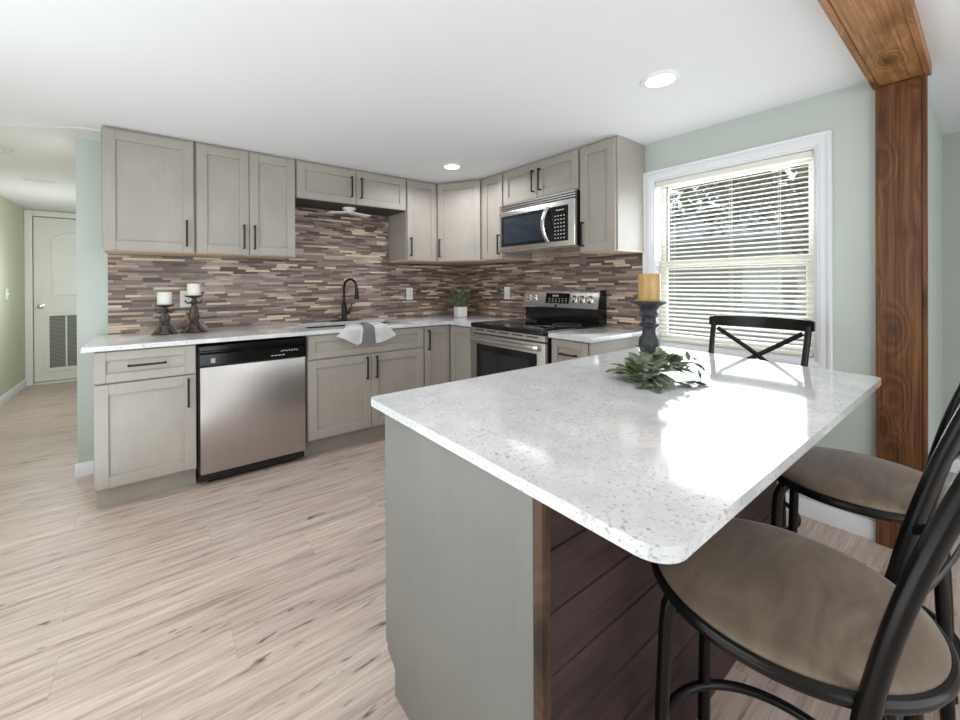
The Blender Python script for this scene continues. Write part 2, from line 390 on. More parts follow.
def FR(x, y, z=0): return frame((x, y, z), (0, -1, 0), (-1, 0, 0))     # faces into the room from the range wall
def rootloc(o):
    v = Vector((0, 0, 0))
    while o is not None: v += o.location; o = o.parent
    return v
def obj(name, bm, mat, parent=None, label=None, smooth=30, recalc=True):
    if recalc: bmesh.ops.recalc_face_normals(bm, faces=bm.faces[:])
    if parent is not None: bmesh.ops.translate(bm, vec=-rootloc(parent), verts=bm.verts[:])
    me = bpy.data.meshes.new(name); bm.to_mesh(me); bm.free()
    for m in (mat if isinstance(mat, (list, tuple)) else [mat]): me.materials.append(M[m] if isinstance(m, str) else m)
    if smooth:
        me.shade_smooth(); me.set_sharp_from_angle(angle=math.radians(smooth))
    o = bpy.data.objects.new(name, me); COL.objects.link(o)
    if parent is not None: o.parent = parent
    if label: o['label'] = label
    return o
def tag(o, label, cat, group=None):
    o['label'] = label; o['category'] = cat
    if group: o['group'] = group
    return o
def thing(name, label, cat, loc=(0, 0, 0), group=None):
    o = bpy.data.objects.new(name, None); COL.objects.link(o); o.location = loc; o.empty_display_size = 0.1
    return tag(o, label, cat, group)
def recenter(o, c):
    c = Vector(c)
    o.data.transform(Matrix.Translation(-c)); o.location = c
    return o
def struct(name, bm, mat, parent=None, smooth=30):
    o = obj(name, bm, mat, parent, smooth=smooth)
    if parent is None: o['kind'] = 'structure'
    return o
def one(*a, **k):
    b = bm_(); bx(b, *a, **k); return b

# ------------------------------------------------------------------ the setting
CE = 2.141; CT = 0.886; XL = -3.925; YE = 3.55; YB = -7.5; XE = 1.35
struct('floor', one(XL-0.1, XE+0.1, YB-0.1, YE+0.1, -0.06, 0.0), 'floor')
struct('ceiling', one(XL-0.1, XE+0.1, YB-0.1, YE+0.1, CE, CE+0.08), 'ceiling')
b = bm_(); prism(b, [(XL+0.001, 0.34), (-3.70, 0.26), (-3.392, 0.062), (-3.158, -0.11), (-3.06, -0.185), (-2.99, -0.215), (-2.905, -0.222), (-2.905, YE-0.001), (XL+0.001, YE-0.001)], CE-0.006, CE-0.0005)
struct('ceiling_hall', b, plain('hall_ceiling_tone', srgb(228, 226, 226), 0.85, var=0.01, scale=2))  # slightly greyer thin panel under the ceiling, with a diagonal front edge
struct('wall_back', one(-3.062, 0.12, 0.0, 0.12, 0, CE), 'wall_sage')
struct('wall_hall_right', one(-3.062, -2.95, 0.12, YE, 0, CE), 'wall_hall')
WY0, WY1, WZ0, WZ1 = -2.931, -2.089, 0.800, 1.890
b = bm_()
bx(b, 0, 0.14, WY1, 0.0, 0, CE); bx(b, 0, 0.14, -3.275, WY0, 0, CE); bx(b, 0, 0.14, WY0, WY1, 0, WZ0); bx(b, 0, 0.14, WY0, WY1, WZ1, CE)
struct('wall_right', b, 'wall_sage')
struct('wall_return', one(0.14, XE, -3.275, -3.155, 0, CE), 'wall_sage')
struct('wall_east', one(XE, XE+0.1, YB, -3.155, 0, CE), 'wall_grey')
struct('wall_left', one(XL-0.1, XL, YB, YE, 0, CE), 'wall_hall')
struct('wall_front', one(XL, XE, YB-0.1, YB, 0, CE), 'wall_sage')
b = bm_()
DX0, DX1, DZ1 = -3.852, -3.09, 2.045
bx(b, XL, DX0-0.012, YE, YE+0.1, 0, CE); bx(b, DX1+0.012, -2.95, YE, YE+0.1, 0, CE); bx(b, DX0-0.012, DX1+0.012, YE, YE+0.1, DZ1+0.012, CE)
bx(b, DX0-0.012, DX1+0.012, YE+0.06, YE+0.1, 0, DZ1+0.012)  # backing added behind the door, blocks light leaking round its edges
struct('wall_end', b, 'wall_hall')
# baseboards
def baseboard(name, pts0, pts1, nrm, h=0.085, t=0.013):
    # moulded profile swept from pts0 to pts1
    b = bm_(); n = Vector((nrm[0], nrm[1], 0))
    prof = [(0, 0), (t, 0), (t, h*0.72), (t*0.75, h*0.80), (t*0.6, h*0.93), (t*0.25, h), (0, h)]
    A = [b.verts.new(Vector((*pts0, 0)) + n*d + Vector((0, 0, z))) for d, z in prof]
    B = [b.verts.new(Vector((*pts1, 0)) + n*d + Vector((0, 0, z))) for d, z in prof]
    k = len(prof)
    for i in range(k): b.faces.new((A[i], A[(i+1) % k], B[(i+1) % k], B[i]))
    b.faces.new(A); b.faces.new(B[::-1])
    struct(name, b, 'trim')
baseboard('baseboard_right', (0, -2.06), (0, -3.14), (-1, 0))
baseboard('baseboard_back', (-3.0745, 0), (-2.93, 0), (0, -1))
baseboard('baseboard_hall_right', (-3.062, 0.001), (-3.062, YE), (-1, 0))
baseboard('baseboard_left', (XL, YB), (XL, YE), (1, 0))
baseboard('baseboard_return', (0.0, -3.275), (XE, -3.275), (0, -1))
baseboard('baseboard_east', (XE, -3.275), (XE, YB), (-1, 0))
# hall door with casing
b = bm_()
bx(b, XL+0.001, DX0-0.004, YE-0.018, YE, 0, DZ1+0.075, 0.004); bx(b, DX1+0.004, DX1+0.075, YE-0.018, YE, 0, DZ1+0.075, 0.004)
bx(b, DX0-0.004, DX1+0.004, YE-0.018, YE, DZ1+0.006, DZ1+0.075, 0.004)
bx(b, DX0, DX1, YE-0.01, YE+0.1, 0.0, 0.022)
struct('trim_1', b, 'door')
b = bm_()
dY = YE+0.012
bx(b, DX0, DX1, dY, dY+0.035, 0.030, DZ1, 0.002)
def panel_ring(b, pts, w, y):      # raised moulding ring following an outline in the x-z plane
    n = len(pts); c = Vector((sum(p[0] for p in pts)/n, sum(p[1] for p in pts)/n))
    vs = []
    for k, (d, h) in enumerate(((0, 0), (w*0.35, 0.006), (w, -0.002))):
        ring = []
        for i in range(n):
            p = Vector(pts[i]); a = Vector(pts[i-1]); q = Vector(pts[(i+1) % n])
            e1 = (p-a).normalized(); e2 = (q-p).normalized(); nn = Vector((-(e1+e2).y, (e1+e2).x)).normalized()
            if nn.dot(c-p) < 0: nn = -nn
            s = max(0.5, abs(nn.dot(Vector((-e1.y, e1.x))))); pp = p + nn*d/s
            ring.append(b.verts.new((pp.x, y-h, pp.y)))
        vs.append(ring)
    for A, B in zip(vs, vs[1:]):
        for i in range(n): b.faces.new((A[i], A[(i+1) % n], B[(i+1) % n], B[i]))
xa, xb = DX0+0.15, DX1-0.15
arch = [(xa, 1.075), (xb, 1.075), (xb, 1.80)] + [(xb+(xa-xb)*k/10, 1.80+0.08*math.sin(PI*k/10)) for k in range(1, 10)] + [(xa, 1.80)]
panel_ring(b, arch, 0.03, dY-0.001)
d1 = struct('door_1', b, 'door')
b = bm_(); gx0, gx1, gz0, gz1 = DX0+0.135, DX0+0.135+0.45, 0.19, 0.83
bx(b, gx0-0.045, gx1+0.045, dY-0.010, dY-0.001, gz0-0.045, gz0, 0.003); bx(b, gx0-0.045, gx1+0.045, dY-0.010, dY-0.001, gz1, gz1+0.045, 0.003)
bx(b, gx0-0.045, gx0, dY-0.010, dY-0.001, gz0, gz1, 0.003); bx(b, gx1, gx1+0.045, dY-0.010, dY-0.001, gz0, gz1, 0.003)
for k in (1, 2): bx(b, gx0+0.15*k-0.008, gx0+0.15*k+0.008, dY-0.010, dY-0.001, gz0, gz1, 0.002)
vg = obj('vent_grille', b, 'door', d1)
b = bm_(); k = 0; z = gz0+0.006
while z < gz1-0.01:
    bx(b, gx0, gx1, dY-0.007, dY-0.0015, z, z+0.006, Mx=None); z += 0.0165
bx(b, gx0, gx1, dY-0.0014, dY-0.0005, gz0, gz1, mi=1)
obj('louvers', b, [plain('grille_louver', srgb(176, 176, 170), 0.6), plain('grille_backing', srgb(112, 112, 108), 0.8)], vg, label='grey louvers of the return air grille')
b = bm_(); HM = Matrix.Translation((DX0+0.062, dY, 0.955)) @ Matrix.Rotation(PI/2, 4, 'X')
lathe(b, [(0.033, 0.0), (0.033, 0.006), (0.014, 0.010), (0.012, 0.030), (0.026, 0.040), (0.030, 0.052), (0.026, 0.064), (0.012, 0.070)], seg=24, Mx=HM)
obj('door_handle', b, 'chrome', d1, label='satin nickel round door knob')
# kitchen window: casing, jamb, sashes
def casing(b, y0, y1, z0, z1, w):
    # mitred moulded frame on the plane x=0 around the opening, stepped profile
    prof = [(0.0, 0.010), (0.10, 0.014), (0.22, 0.014), (0.26, 0.018), (0.55, 0.020), (0.60, 0.016), (0.72, 0.016), (0.76, 0.024), (0.94, 0.026), (1.0, 0.020), (1.0, 0.0)]
    rings = []
    for f, h in prof:
        d = f*w
        rings.append([b.verts.new((-h, y, z)) for y, z in ((y0-d, z0-d), (y1+d, z0-d), (y1+d, z1+d), (y0-d, z1+d))])
    rings.insert(0, [b.verts.new((0, y, z)) for y, z in ((y0, z0), (y1, z0), (y1, z1), (y0, z1))])
    for A, B in zip(rings, rings[1:]):
        for i in range(4): b.faces.new((A[i], A[(i+1) % 4], B[(i+1) % 4], B[i]))
b = bm_(); casing(b, WY0, WY1, WZ0, WZ1, 0.060)
struct('trim_2', b, 'trim', smooth=12)
w1 = bm_()
bx(w1, 0.0005, 0.14, WY0, WY0+0.012, WZ0, WZ1); bx(w1, 0.0005, 0.14, WY1-0.012, WY1, WZ0, WZ1); bx(w1, 0.0005, 0.14, WY0+0.012, WY1-0.012, WZ1-0.012, WZ1); bx(w1, 0.0005, 0.14, WY0+0.012, WY1-0.012, WZ0, WZ0+0.015)
win = struct('window_1', w1, 'trim')
def sash(name, x0, x1, z0, z1, fr):
    b = bm_(); y0, y1 = WY0+0.013, WY1-0.013
    bx(b, x0, x1, y0, y0+fr, z0, z1, 0.003); bx(b, x0, x1, y1-fr, y1, z0, z1, 0.003); bx(b, x0, x1, y0+fr, y1-fr, z0, z0+fr, 0.003); bx(b, x0, x1, y0+fr, y1-fr, z1-fr, z1, 0.003)
    s = obj(name, b, 'vinyl', win)
    obj('pane', one((x0+x1)/2-0.002, (x0+x1)/2+0.002, y0+fr-0.002, y1-fr+0.002, z0+fr-0.002, z1-fr+0.002), 'glass', s)
sash('upper_sash', 0.100, 0.125, 1.305, WZ1-0.013, 0.040)
sash('lower_sash', 0.070, 0.097, WZ0+0.016, 1.350, 0.045)
# mini blind
bl = thing('window_blind', 'cream horizontal slat blind lowered over the kitchen window', 'blind', (0.03, (WY0+WY1)/2, WZ0+0.02))
by0, by1 = WY0+0.020, WY1-0.020
obj('headrail', one(0.008, 0.048, by0-0.004, by1+0.004, WZ1-0.046, WZ1-0.014, 0.003), 'vinyl', bl)
b = bm_(); z = WZ1-0.060; tilt = math.radians(20); hw = 0.0165
while z > WZ0+0.05:
    prof = [(-hw, 0.0), (-hw*0.4, 0.0022), (hw*0.4, 0.0022), (hw, 0.0)]
    rows = []
    for off in (0.0, -0.0009):
        for yy in (by0, by1):
            rows.append([b.verts.new((0.028 + d*math.cos(tilt) - (h+off)*math.sin(tilt), yy, z + d*math.sin(tilt) + (h+off)*math.cos(tilt))) for d, h in prof])
    for i in range(3):
        b.faces.new((rows[0][i], rows[0][i+1], rows[1][i+1], rows[1][i])); b.faces.new((rows[2][i], rows[3][i], rows[3][i+1], rows[2][i+1]))
    for i in (0, 3): b.faces.new((rows[0][i], rows[1][i], rows[3][i], rows[2][i]))
    for r0, r1 in ((0, 2), (1, 3)): b.faces.new(rows[r0] + rows[r1][::-1])
    z -= 0.0270
obj('slats', b, 'slat', bl)
obj('bottom_rail', one(0.014, 0.044, by0, by1, WZ0+0.018, WZ0+0.036, 0.003), 'vinyl', bl)
b = bm_()
for yy in (by1-0.10, (by0+by1)/2-0.03, by0+0.14):
    for xx in (0.009, 0.047): tube(b, [(xx, yy, WZ0+0.03), (xx, yy, WZ1-0.05)], 0.0011, 6)
obj('ladder_cords', b, 'cord', bl)
b = bm_(); tube(b, [(0.003, by1-0.075, 1.345), (0.003, by1-0.075, 1.60), (0.006, by1-0.075, WZ1-0.06)], 0.0038, 6); obj('tilt_wand', b, 'wand', bl, label='grey tilt wand')

# wood clad post and ceiling beam
pt = thing('wood_post', 'brown knotty wood board post clad on the wall end right of the window', 'post', (-0.015, -3.215, 0))
obj('face_board', one(-0.032, -0.001, -3.283, -3.143, 0, 2.088, 0.002), 'post', pt)
obj('side_board', one(-0.032, -0.001, -3.299, -3.284, 0, 2.088, 0.002), 'post', pt)
bmh = thing('ceiling_beam', 'light brown stained wood beam running along the ceiling above the post', 'beam', (-2, -3.22, 2.09))
obj('soffit_board', one(XL+0.002, -0.002, -3.291, -3.154, 2.094, 2.112, 0.001), 'beam', bmh)
obj('side_board', one(XL+0.002, -0.002, -3.153, -3.134, 2.089, CE-0.0005, 0.001), 'beam', bmh)
obj('side_board', one(XL+0.002, -0.002, -3.310, -3.292, 2.089, CE-0.0005, 0.001), 'beam', bmh)

# recessed lights
def can(x, y, label):
    t = thing('recessed_light', label, 'light', (x, y, CE), 'recessed ceiling lights')
    b = bm_(); lathe(b, [(0.058, -0.001), (0.062, -0.010), (0.080, -0.008), (0.086, -0.0005)], (x, y, CE), 40); obj('trim_ring', b, 'white', t)
    b = bm_(); lathe(b, [(0.0005, -0.0135), (0.040, -0.013), (0.0615, -0.0102), (0.0615, -0.004)], (x, y, CE), 40); obj('diffuser', b, 'lamp', t, label='glowing white diffuser')
can(-0.809, -2.545, 'round lit ceiling light nearest the window and wood beam')
can(-0.783, -0.876, 'round lit ceiling light above the corner wall cabinets')
# hall ceiling fittings and switch
t = thing('ceiling_vent', 'small white ceiling register in the hall ceiling nearer the door', 'vent', (-3.478, 1.62, CE))
obj('vent_frame', one(-3.60, -3.36, 1.56, 1.68, CE-0.008, CE-0.0005, 0.003), 'white', t)
b = bm_()
for k in range(5): bx(b, -3.585, -3.375, 1.575+k*0.02, 1.585+k*0.02, CE-0.013, CE-0.0082)
obj('vent_slats', b, 'white', t)
t = thing('smoke_alarm', 'round white smoke alarm on the hall ceiling at the left edge', 'smoke alarm', (-3.50, 0.56, CE))
b = bm_(); lathe(b, [(0.055, -0.030), (0.064, -0.022), (0.068, -0.008), (0.070, -0.0005)], (-3.50, 0.56, CE), 32); obj('cover', b, plain('alarm_plastic', srgb(206, 204, 198), 0.5), t)
b = bm_(); lathe(b, [(0.012, -0.034), (0.014, -0.0302)], (-3.50, 0.56, CE), 16); obj('test_button', b, 'white', t)
t = thing('light_switch', 'white light switch plate on the hall wall left of the door', 'switch', (XL, 2.82, 1.12))
obj('switch_plate', one(XL+0.0005, XL+0.006, 2.785, 2.855, 1.062, 1.178, 0.002), 'white', t)
obj('toggle', one(XL+0.0065, XL+0.016, 2.815, 2.825, 1.108, 1.134, 0.002), 'white', t)

# ------------------------------------------------------------------ backsplash
b = bm_(); bx(b, -2.913, -0.0005, -0.009, -0.0005, CT+0.0005, 1.405); bx(b, -1.831, -0.903, -0.009, -0.0005, 1.405, 1.843)
tag(obj('tile_backsplash', b, 'tile_x'), 'brown and beige linear mosaic tile backsplash behind the sink', 'backsplash')
b = bm_(); bx(b, -0.009, -0.0005, -2.025, -0.0095, CT+0.0005, 1.405); bx(b, -0.009, -0.0005, -1.763, -1.007, 1.405, 1.458)
tag(obj('tile_backsplash', b, 'tile_y'), 'brown and beige linear mosaic tile backsplash behind the range', 'backsplash')

# ------------------------------------------------------------------ cabinets
def shaker(name, parent, Mx, x0, x1, z0, z1, fr=0.058, mat='cab', t=0.019):
    b = bm_()
    bx(b, x0, x0+fr, 0, t, z0, z1, 0.0022, Mx); bx(b, x1-fr, x1, 0, t, z0, z1, 0.0022, Mx)
    bx(b, x0+fr-0.0005, x1-fr+0.0005, 0, t, z0, z0+fr, 0.0022, Mx); bx(b, x0+fr-0.0005, x1-fr+0.0005, 0, t, z1-fr, z1, 0.0022, Mx)
    bx(b, x0+fr-0.002, x1-fr+0.002, 0.001, t-0.012, z0+fr-0.002, z1-fr+0.002, 0, Mx)
    return obj(name, b, mat, parent)
def pull(parent, Mx, cx, cz, L=0.16, vert=True, t=0.019):
    b = bm_(); h = 0.0055; so = 0.030
    if vert:
        bx(b, cx-h, cx+h, t+so-0.009, t+so, cz-L/2, cz+L/2, 0.001, Mx)
        for s in (-1, 1): bx(b, cx-h, cx+h, t+0.0005, t+so-0.009, cz+s*(L/2-h)-h, cz+s*(L/2-h)+h, 0.001, Mx)
    else:
        bx(b, cx-L/2, cx+L/2, t+so-0.009, t+so, cz-h, cz+h, 0.001, Mx)
        for s in (-1, 1): bx(b, cx+s*(L/2-h)-h, cx+s*(L/2-h)+h, t+0.0005, t+so-0.009, cz-h, cz+h, 0.001, Mx)
    return obj('handle', b, 'handle', parent, label='dark bronze bar pull')
UZ0, UZ1 = 1.408, 2.124
UD = 0.336
def upper(label, F, w, doors, z0=UZ0, depth=UD, group='wall cabinets', under='underside', ulabel='pale wood underside'):
    """F: frame whose local x runs along the front, y points into the room (y=0 at the carcass face)."""
    o = F @ Vector((w/2, -depth, z0))
    t = thing('wall_cabinet', label, 'cabinet', tuple(o), group)
    b = bm_(); bx(b, 0.002, w-0.002, -depth+0.001, -0.0005, z0+0.012, CE-0.017, 0, F)
    bx(b, 0.004, w-0.004, -depth+0.001, -0.006, CE-0.017, CE-0.001, 0, F)
    obj('cabinet_body', b, 'cab', t)
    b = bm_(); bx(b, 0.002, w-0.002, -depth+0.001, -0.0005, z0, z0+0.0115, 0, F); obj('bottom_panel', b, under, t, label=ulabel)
    for x0, x1, hx, hz, hl in doors:
        d = shaker('door', t, F, x0+(0.0025 if x0 < 0.01 else 0), x1-(0.0025 if x1 > w-0.012 else 0), z0+0.004, UZ1-0.003)
        if hx is not None: pull(d, F, hx, hz, hl)
    return t
y = -UD
upper('tall single door wall cabinet at the left end above the candles', FS(-2.917, y), 0.459, [(0.006, 0.452, 0.412, UZ0+0.125, 0.165)])
upper('tall double door wall cabinet above the dishwasher', FS(-2.458, y), 0.625, [(0.006, 0.311, 0.279, UZ0+0.125, 0.165), (0.315, 0.620, 0.345, UZ0+0.125, 0.165)])
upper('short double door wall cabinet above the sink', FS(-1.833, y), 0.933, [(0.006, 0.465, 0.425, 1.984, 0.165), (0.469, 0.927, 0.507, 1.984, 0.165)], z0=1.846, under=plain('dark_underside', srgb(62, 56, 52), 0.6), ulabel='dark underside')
upper('narrow single door wall cabinet right of the sink', FS(-0.900, y), 0.326, [(0.006, 0.320, 0.036, UZ0+0.125, 0.165)])
# diagonal corner cabinet
P0 = Vector((-0.572, -0.345)); P1 = Vector((-0.345, -0.728)); dd = P1-P0; nn = Vector((-abs(dd.y), -abs(dd.x)))
t = thing('wall_cabinet', 'diagonal corner wall cabinet between the two walls', 'cabinet', (-0.2, -0.2, UZ0), 'wall cabinets')
poly = [(-0.001, -0.001), (-0.571, -0.001), (-0.571, -0.338), (-0.338, -0.727), (-0.001, -0.727)]
b = bm_(); prism(b, poly, UZ0+0.012, CE-0.017); prism(b, [(x*0.985, y*0.985) for x, y in poly], CE-0.017, CE-0.001); obj('cabinet_body', b, 'cab', t)
b = bm_(); prism(b, poly, UZ0, UZ0+0.0115); obj('bottom_panel', b, 'underside', t, label='pale wood underside')
FD = frame((P0.x, P0.y, 0), (dd.x, dd.y, 0), (nn.x, nn.y, 0)); L = dd.length
d = shaker('door', t, FD, 0.014, L-0.014, UZ0+0.004, UZ1-0.003); pull(d, FD, 0.040, UZ0+0.125, 0.165)
upper('narrow single door wall cabinet left of the microwave', FR(y, -0.730), 0.272, [(0.008, 0.266, 0.232, UZ0+0.125, 0.165)])
upper('short double door wall cabinet above the microwave', FR(y, -1.002), 0.760, [(0.006, 0.378, 0.346, 1.984, 0.165), (0.382, 0.755, 0.414, 1.984, 0.165)], z0=1.848)
upper('single door wall cabinet beside the window', FR(y, -1.762), 0.280, [(0.006, 0.272, 0.034, UZ0+0.125, 0.165)])

# base cabinets
BD = 0.630; BZ = 0.858
def base(label, F, w, name='base_cabinet', toe=True):
    o = F @ Vector((w/2, -BD/2, 0)); o.z = 0
    t = thing(name, label, 'cabinet', tuple(o), 'base cabinets')
    b = bm_(); bx(b, 0.001, w-0.001, -BD+0.002, -0.0005, 0.118, BZ, 0, F); obj('cabinet_body', b, 'cab', t)
    b = bm_(); bx(b, 0.001, w-0.001, -BD+0.002, -0.075, 0.0, 0.1175, 0, F); obj('toe_kick', b, 'cab', t)
    return t
FB = FS(-2.929, -BD); t = base('base cabinet with one drawer and one door left of the dishwasher', FB, 0.452)
d = shaker('drawer', t, FB, 0.004, 0.448, 0.686, 0.850, 0.048); pull(d, FB, 0.226, 0.770, 0.17, False)
d = shaker('door', t, FB, 0.004, 0.448, 0.130, 0.678); pull(d, FB, 0.412, 0.580, 0.165)
FB = FS(-1.844, -BD); t = base('wide sink base cabinet with two doors under the towel', FB, 0.935)
for c in list(t.children):
    if c.name.startswith('cabinet_body'): bpy.data.objects.remove(c)
b = bm_()      # open-topped carcass so that the basin hangs inside it
bx(b, 0.001, 0.019, -BD+0.002, -0.0005, 0.118, BZ, 0, FB); bx(b, 0.916, 0.934, -BD+0.002, -0.0005, 0.118, BZ, 0, FB)
bx(b, 0.019, 0.916, -BD+0.002, -0.0005, 0.118, 0.136, 0, FB); bx(b, 0.019, 0.916, -BD+0.002, -BD+0.01, 0.136, BZ, 0, FB); bx(b, 0.019, 0.916, -0.0185, -0.0005, 0.67, BZ, 0, FB)
bx(b, 0.019, 0.916, -0.0185, -0.0005, 0.136, 0.17, 0, FB)
obj('cabinet_body', b, 'cab', t)
shaker('false_drawer_front', t, FB, 0.006, 0.929, 0.686, 0.850, 0.048)
d = shaker('door', t, FB, 0.006, 0.466, 0.130, 0.678); pull(d, FB, 0.430, 0.580, 0.165)
d = shaker('door', t, FB, 0.470, 0.929, 0.130, 0.678); pull(d, FB, 0.506, 0.580, 0.165)
# corner base
t = thing('base_cabinet', 'corner base cabinet with two doors meeting in the inside corner', 'cabinet', (-0.4, -0.4, 0), 'base cabinets')
b = bm_(); prism(b, [(-0.002, -0.002), (-0.908, -0.002), (-0.908, -0.6295), (-0.6295, -0.6295), (-0.6295, -0.975), (-0.002, -0.975)], 0.118, BZ); obj('cabinet_body', b, 'cab', t)
b = bm_(); prism(b, [(-0.002, -0.002), (-0.908, -0.002), (-0.908, -0.555), (-0.555, -0.555), (-0.555, -0.975), (-0.002, -0.975)], 0, 0.1175); obj('toe_kick', b, 'cab', t)
FB = FS(-0.909, -BD); d = shaker('door', t, FB, 0.008, 0.256, 0.130, 0.850); pull(d, FB, 0.040, 0.740, 0.165)
FB = FR(-BD, -0.630); d = shaker('door', t, FB, 0.024, 0.300, 0.130, 0.850)
FB = FR(-BD, -1.760); t = base('narrow base cabinet with a drawer right of the range', FB, 0.285)
d = shaker('drawer', t, FB, 0.004, 0.278, 0.686, 0.850, 0.048); pull(d, FB, 0.142, 0.766, 0.12, False)
d = shaker('door', t, FB, 0.004, 0.278, 0.130, 0.678); pull(d, FB, 0.040, 0.580, 0.165)
obj('end_panel', one(-0.649, -0.003, -2.0585, -2.0455, 0.0, BZ, 0.001), 'cab', t)

# ------------------------------------------------------------------ countertops with sink opening
SX0, SX1, SY0, SY1 = -1.785, -1.005, -0.490, -0.120
ZC0 = BZ+0.0015
b = bm_()
bx(b, -2.971, SX0, -0.676, -0.001, ZC0, CT, 0.002); bx(b, SX0, SX1, SY1, -0.001, ZC0, CT, 0.0); bx(b, SX0, SX1, -0.676, SY0, ZC0, CT, 0.002)
prism(b, [(SX1, -0.001), (SX1, -0.676), (-0.676, -0.676), (-0.676, -0.978), (-0.001, -0.978), (-0.001, -0.001)], ZC0, CT, 0.002)
ct = recenter(tag(obj('countertop', b, 'quartz'), 'white quartz countertop running from the left end round to the range', 'countertop'), (-1.5, -0.33, ZC0))
b = bm_(); prism(b, rounded([(-0.001, -1.758), (-0.676, -1.758), (-0.676, -2.085), (-0.001, -2.085)], [0, 0.004, 0.012, 0]), ZC0, CT, 0.002)
recenter(tag(obj('countertop', b, 'quartz'), 'short white quartz countertop between the range and the window', 'countertop'), (-0.33, -1.92, ZC0))
# sink
t = thing('kitchen_sink', 'dark undermount sink set in the countertop below the faucet', 'sink', ((SX0+SX1)/2, (SY0+SY1)/2, 0.66))
b = bm_(); zt, zb = ZC0-0.001, 0.665
bx(b, SX0-0.015, SX0-0.001, SY0-0.015, SY1+0.015, zb, zt); bx(b, SX1+0.001, SX1+0.015, SY0-0.015, SY1+0.015, zb, zt)
bx(b, SX0-0.001, SX1+0.001, SY0-0.015, SY0-0.001, zb, zt); bx(b, SX0-0.001, SX1+0.001, SY1+0.001, SY1+0.015, zb, zt); bx(b, SX0-0.015, SX1+0.015, SY0-0.015, SY1+0.015, zb-0.012, zb)
obj('basin', b, 'sinkmetal', t)
b = bm_(); lathe(b, [(0.045, 0.0005), (0.045, 0.004), (0.030, 0.003), (0.004, 0.001)], (-1.40, -0.28, zb), 24); obj('drain', b, 'chrome', t)
# faucet
fx, fy = -1.365, -0.075
t = thing('faucet', 'matte black gooseneck pull down faucet behind the sink', 'faucet', (fx, fy, CT))
b = bm_(); prism(b, rounded([(fx-0.125, fy-0.026), (fx+0.125, fy-0.026), (fx+0.125, fy+0.026), (fx-0.125, fy+0.026)], [0.025]*4), CT+0.0005, CT+0.006, 0.001); obj('deck_plate', b, 'black_matte', t)
b = bm_(); lathe(b, [(0.027, 0.0065), (0.027, 0.010), (0.023, 0.014), (0.0215, 0.020), (0.0215, 0.150), (0.018, 0.156), (0.012, 0.160)], (fx, fy, CT), 24); obj('body', b, 'black_matte', t)
R = 0.075; pts = [(fx, fy, CT+0.155), (fx, fy, CT+0.285)] + [(fx+0.35*R*(1-math.cos(a)), fy-R*(1-math.cos(a)), CT+0.285+R*math.sin(a)) for a in [PI*k/14 for k in range(1, 14)]] + [(fx+0.7*R, fy-2*R, CT+0.275)]
b = bm_(); tube(b, pts, 0.0105, 12); obj('gooseneck', b, 'black_matte', t)
b = bm_(); lathe(b, [(0.012, 0.0), (0.014, -0.01), (0.0145, -0.035), (0.018, -0.060), (0.0205, -0.085), (0.019, -0.092), (0.004, -0.092)], (fx+0.7*R, fy-2*R, CT+0.285), 20); obj('spray_head', b, 'black_matte', t)
b = bm_(); tube(b, [(fx+0.019, fy, CT+0.075), (fx+0.050, fy-0.004, CT+0.075)], 0.014, 14); tube(b, [(fx+0.048, fy-0.004, CT+0.080), (fx+0.056, fy-0.010, CT+0.118), (fx+0.066, fy-0.016, CT+0.150)], [0.006, 0.005, 0.0045], 10); obj('lever_handle', b, 'black_matte', t)

# towel draped over the sink edge
random.seed(3)
b = bm_(); NU, NV = 46, 30; grid = []
def tw(u, v):
    # v 0..1 from the rear on the counter to the hem; u across
    hem = [(-1.660, 0.838), (-1.60, 0.815), (-1.545, 0.782), (-1.500, 0.762), (-1.472, 0.776), (-1.425, 0.770), (-1.372, 0.768), (-1.352, 0.764), (-1.310, 0.772), (-1.250, 0.790), (-1.185, 0.812)]
    k = u*(len(hem)-1); i = min(int(k), len(hem)-2); f = k-i
    hx = hem[i][0]*(1-f)+hem[i+1][0]*f; hz = hem[i][1]*(1-f)+hem[i+1][1]*f
    tx = -1.540+0.250*u
    top = 0.014*abs(math.sin(u*9.4))+0.004
    sp = 0.62*v + 0.38*v*v
    x = tx + (hx-tx)*sp
    if v < 0.5:
        q = v/0.5; yy = -0.545 - 0.125*q; zz = CT+0.002+top*(1.1-0.25*q) + (0.010*math.sin(q*PI))
        return x, yy, zz
    q = (v-0.5)/0.5; r = 0.014
    zz0 = CT+0.002+top*0.85
    zz = zz0 + (hz-zz0)*q; bulge = 0.012*abs(math.sin(u*9.4))*(0.5+q*0.8)
    yy = -0.670 - r*math.sin(min(1, q*4)*PI/2) - bulge - 0.006*q
    return x, yy, zz
for i in range(NU+1):
    grid.append([b.verts.new(tw(i/NU, j/NV)) for j in range(NV+1)])
for i in range(NU):
    for j in range(NV):
        f = b.faces.new((grid[i][j], grid[i+1][j], grid[i+1][j+1], grid[i][j+1])); f.material_index = 1 if 0.39 < (i+.5)/NU < 0.665 else 0
r = bmesh.ops.solidify(b, geom=b.faces[:], thickness=0.003)
recenter(tag(obj('dish_towel', b, ['towel', 'towel_grey'], smooth=60), 'white and grey dish towel draped over the sink edge', 'towel'), (-1.41, -0.66, CT))

# ------------------------------------------------------------------ dishwasher
dx0, dx1 = -2.470, -1.851
t = thing('dishwasher', 'stainless steel dishwasher with a black control panel', 'dishwasher', ((dx0+dx1)/2, -0.33, 0))
obj('tub', one(dx0, dx1, -0.622, -0.012, 0.078, 0.838), 'black_matte', t)
b = bm_(); bx(b, dx0+0.010, dx1-0.008, -0.656, -0.623, 0.079, 0.714, 0.004, seg=2); obj('door_panel', b, 'steel', t, label='brushed steel dishwasher door')
b = bm_()
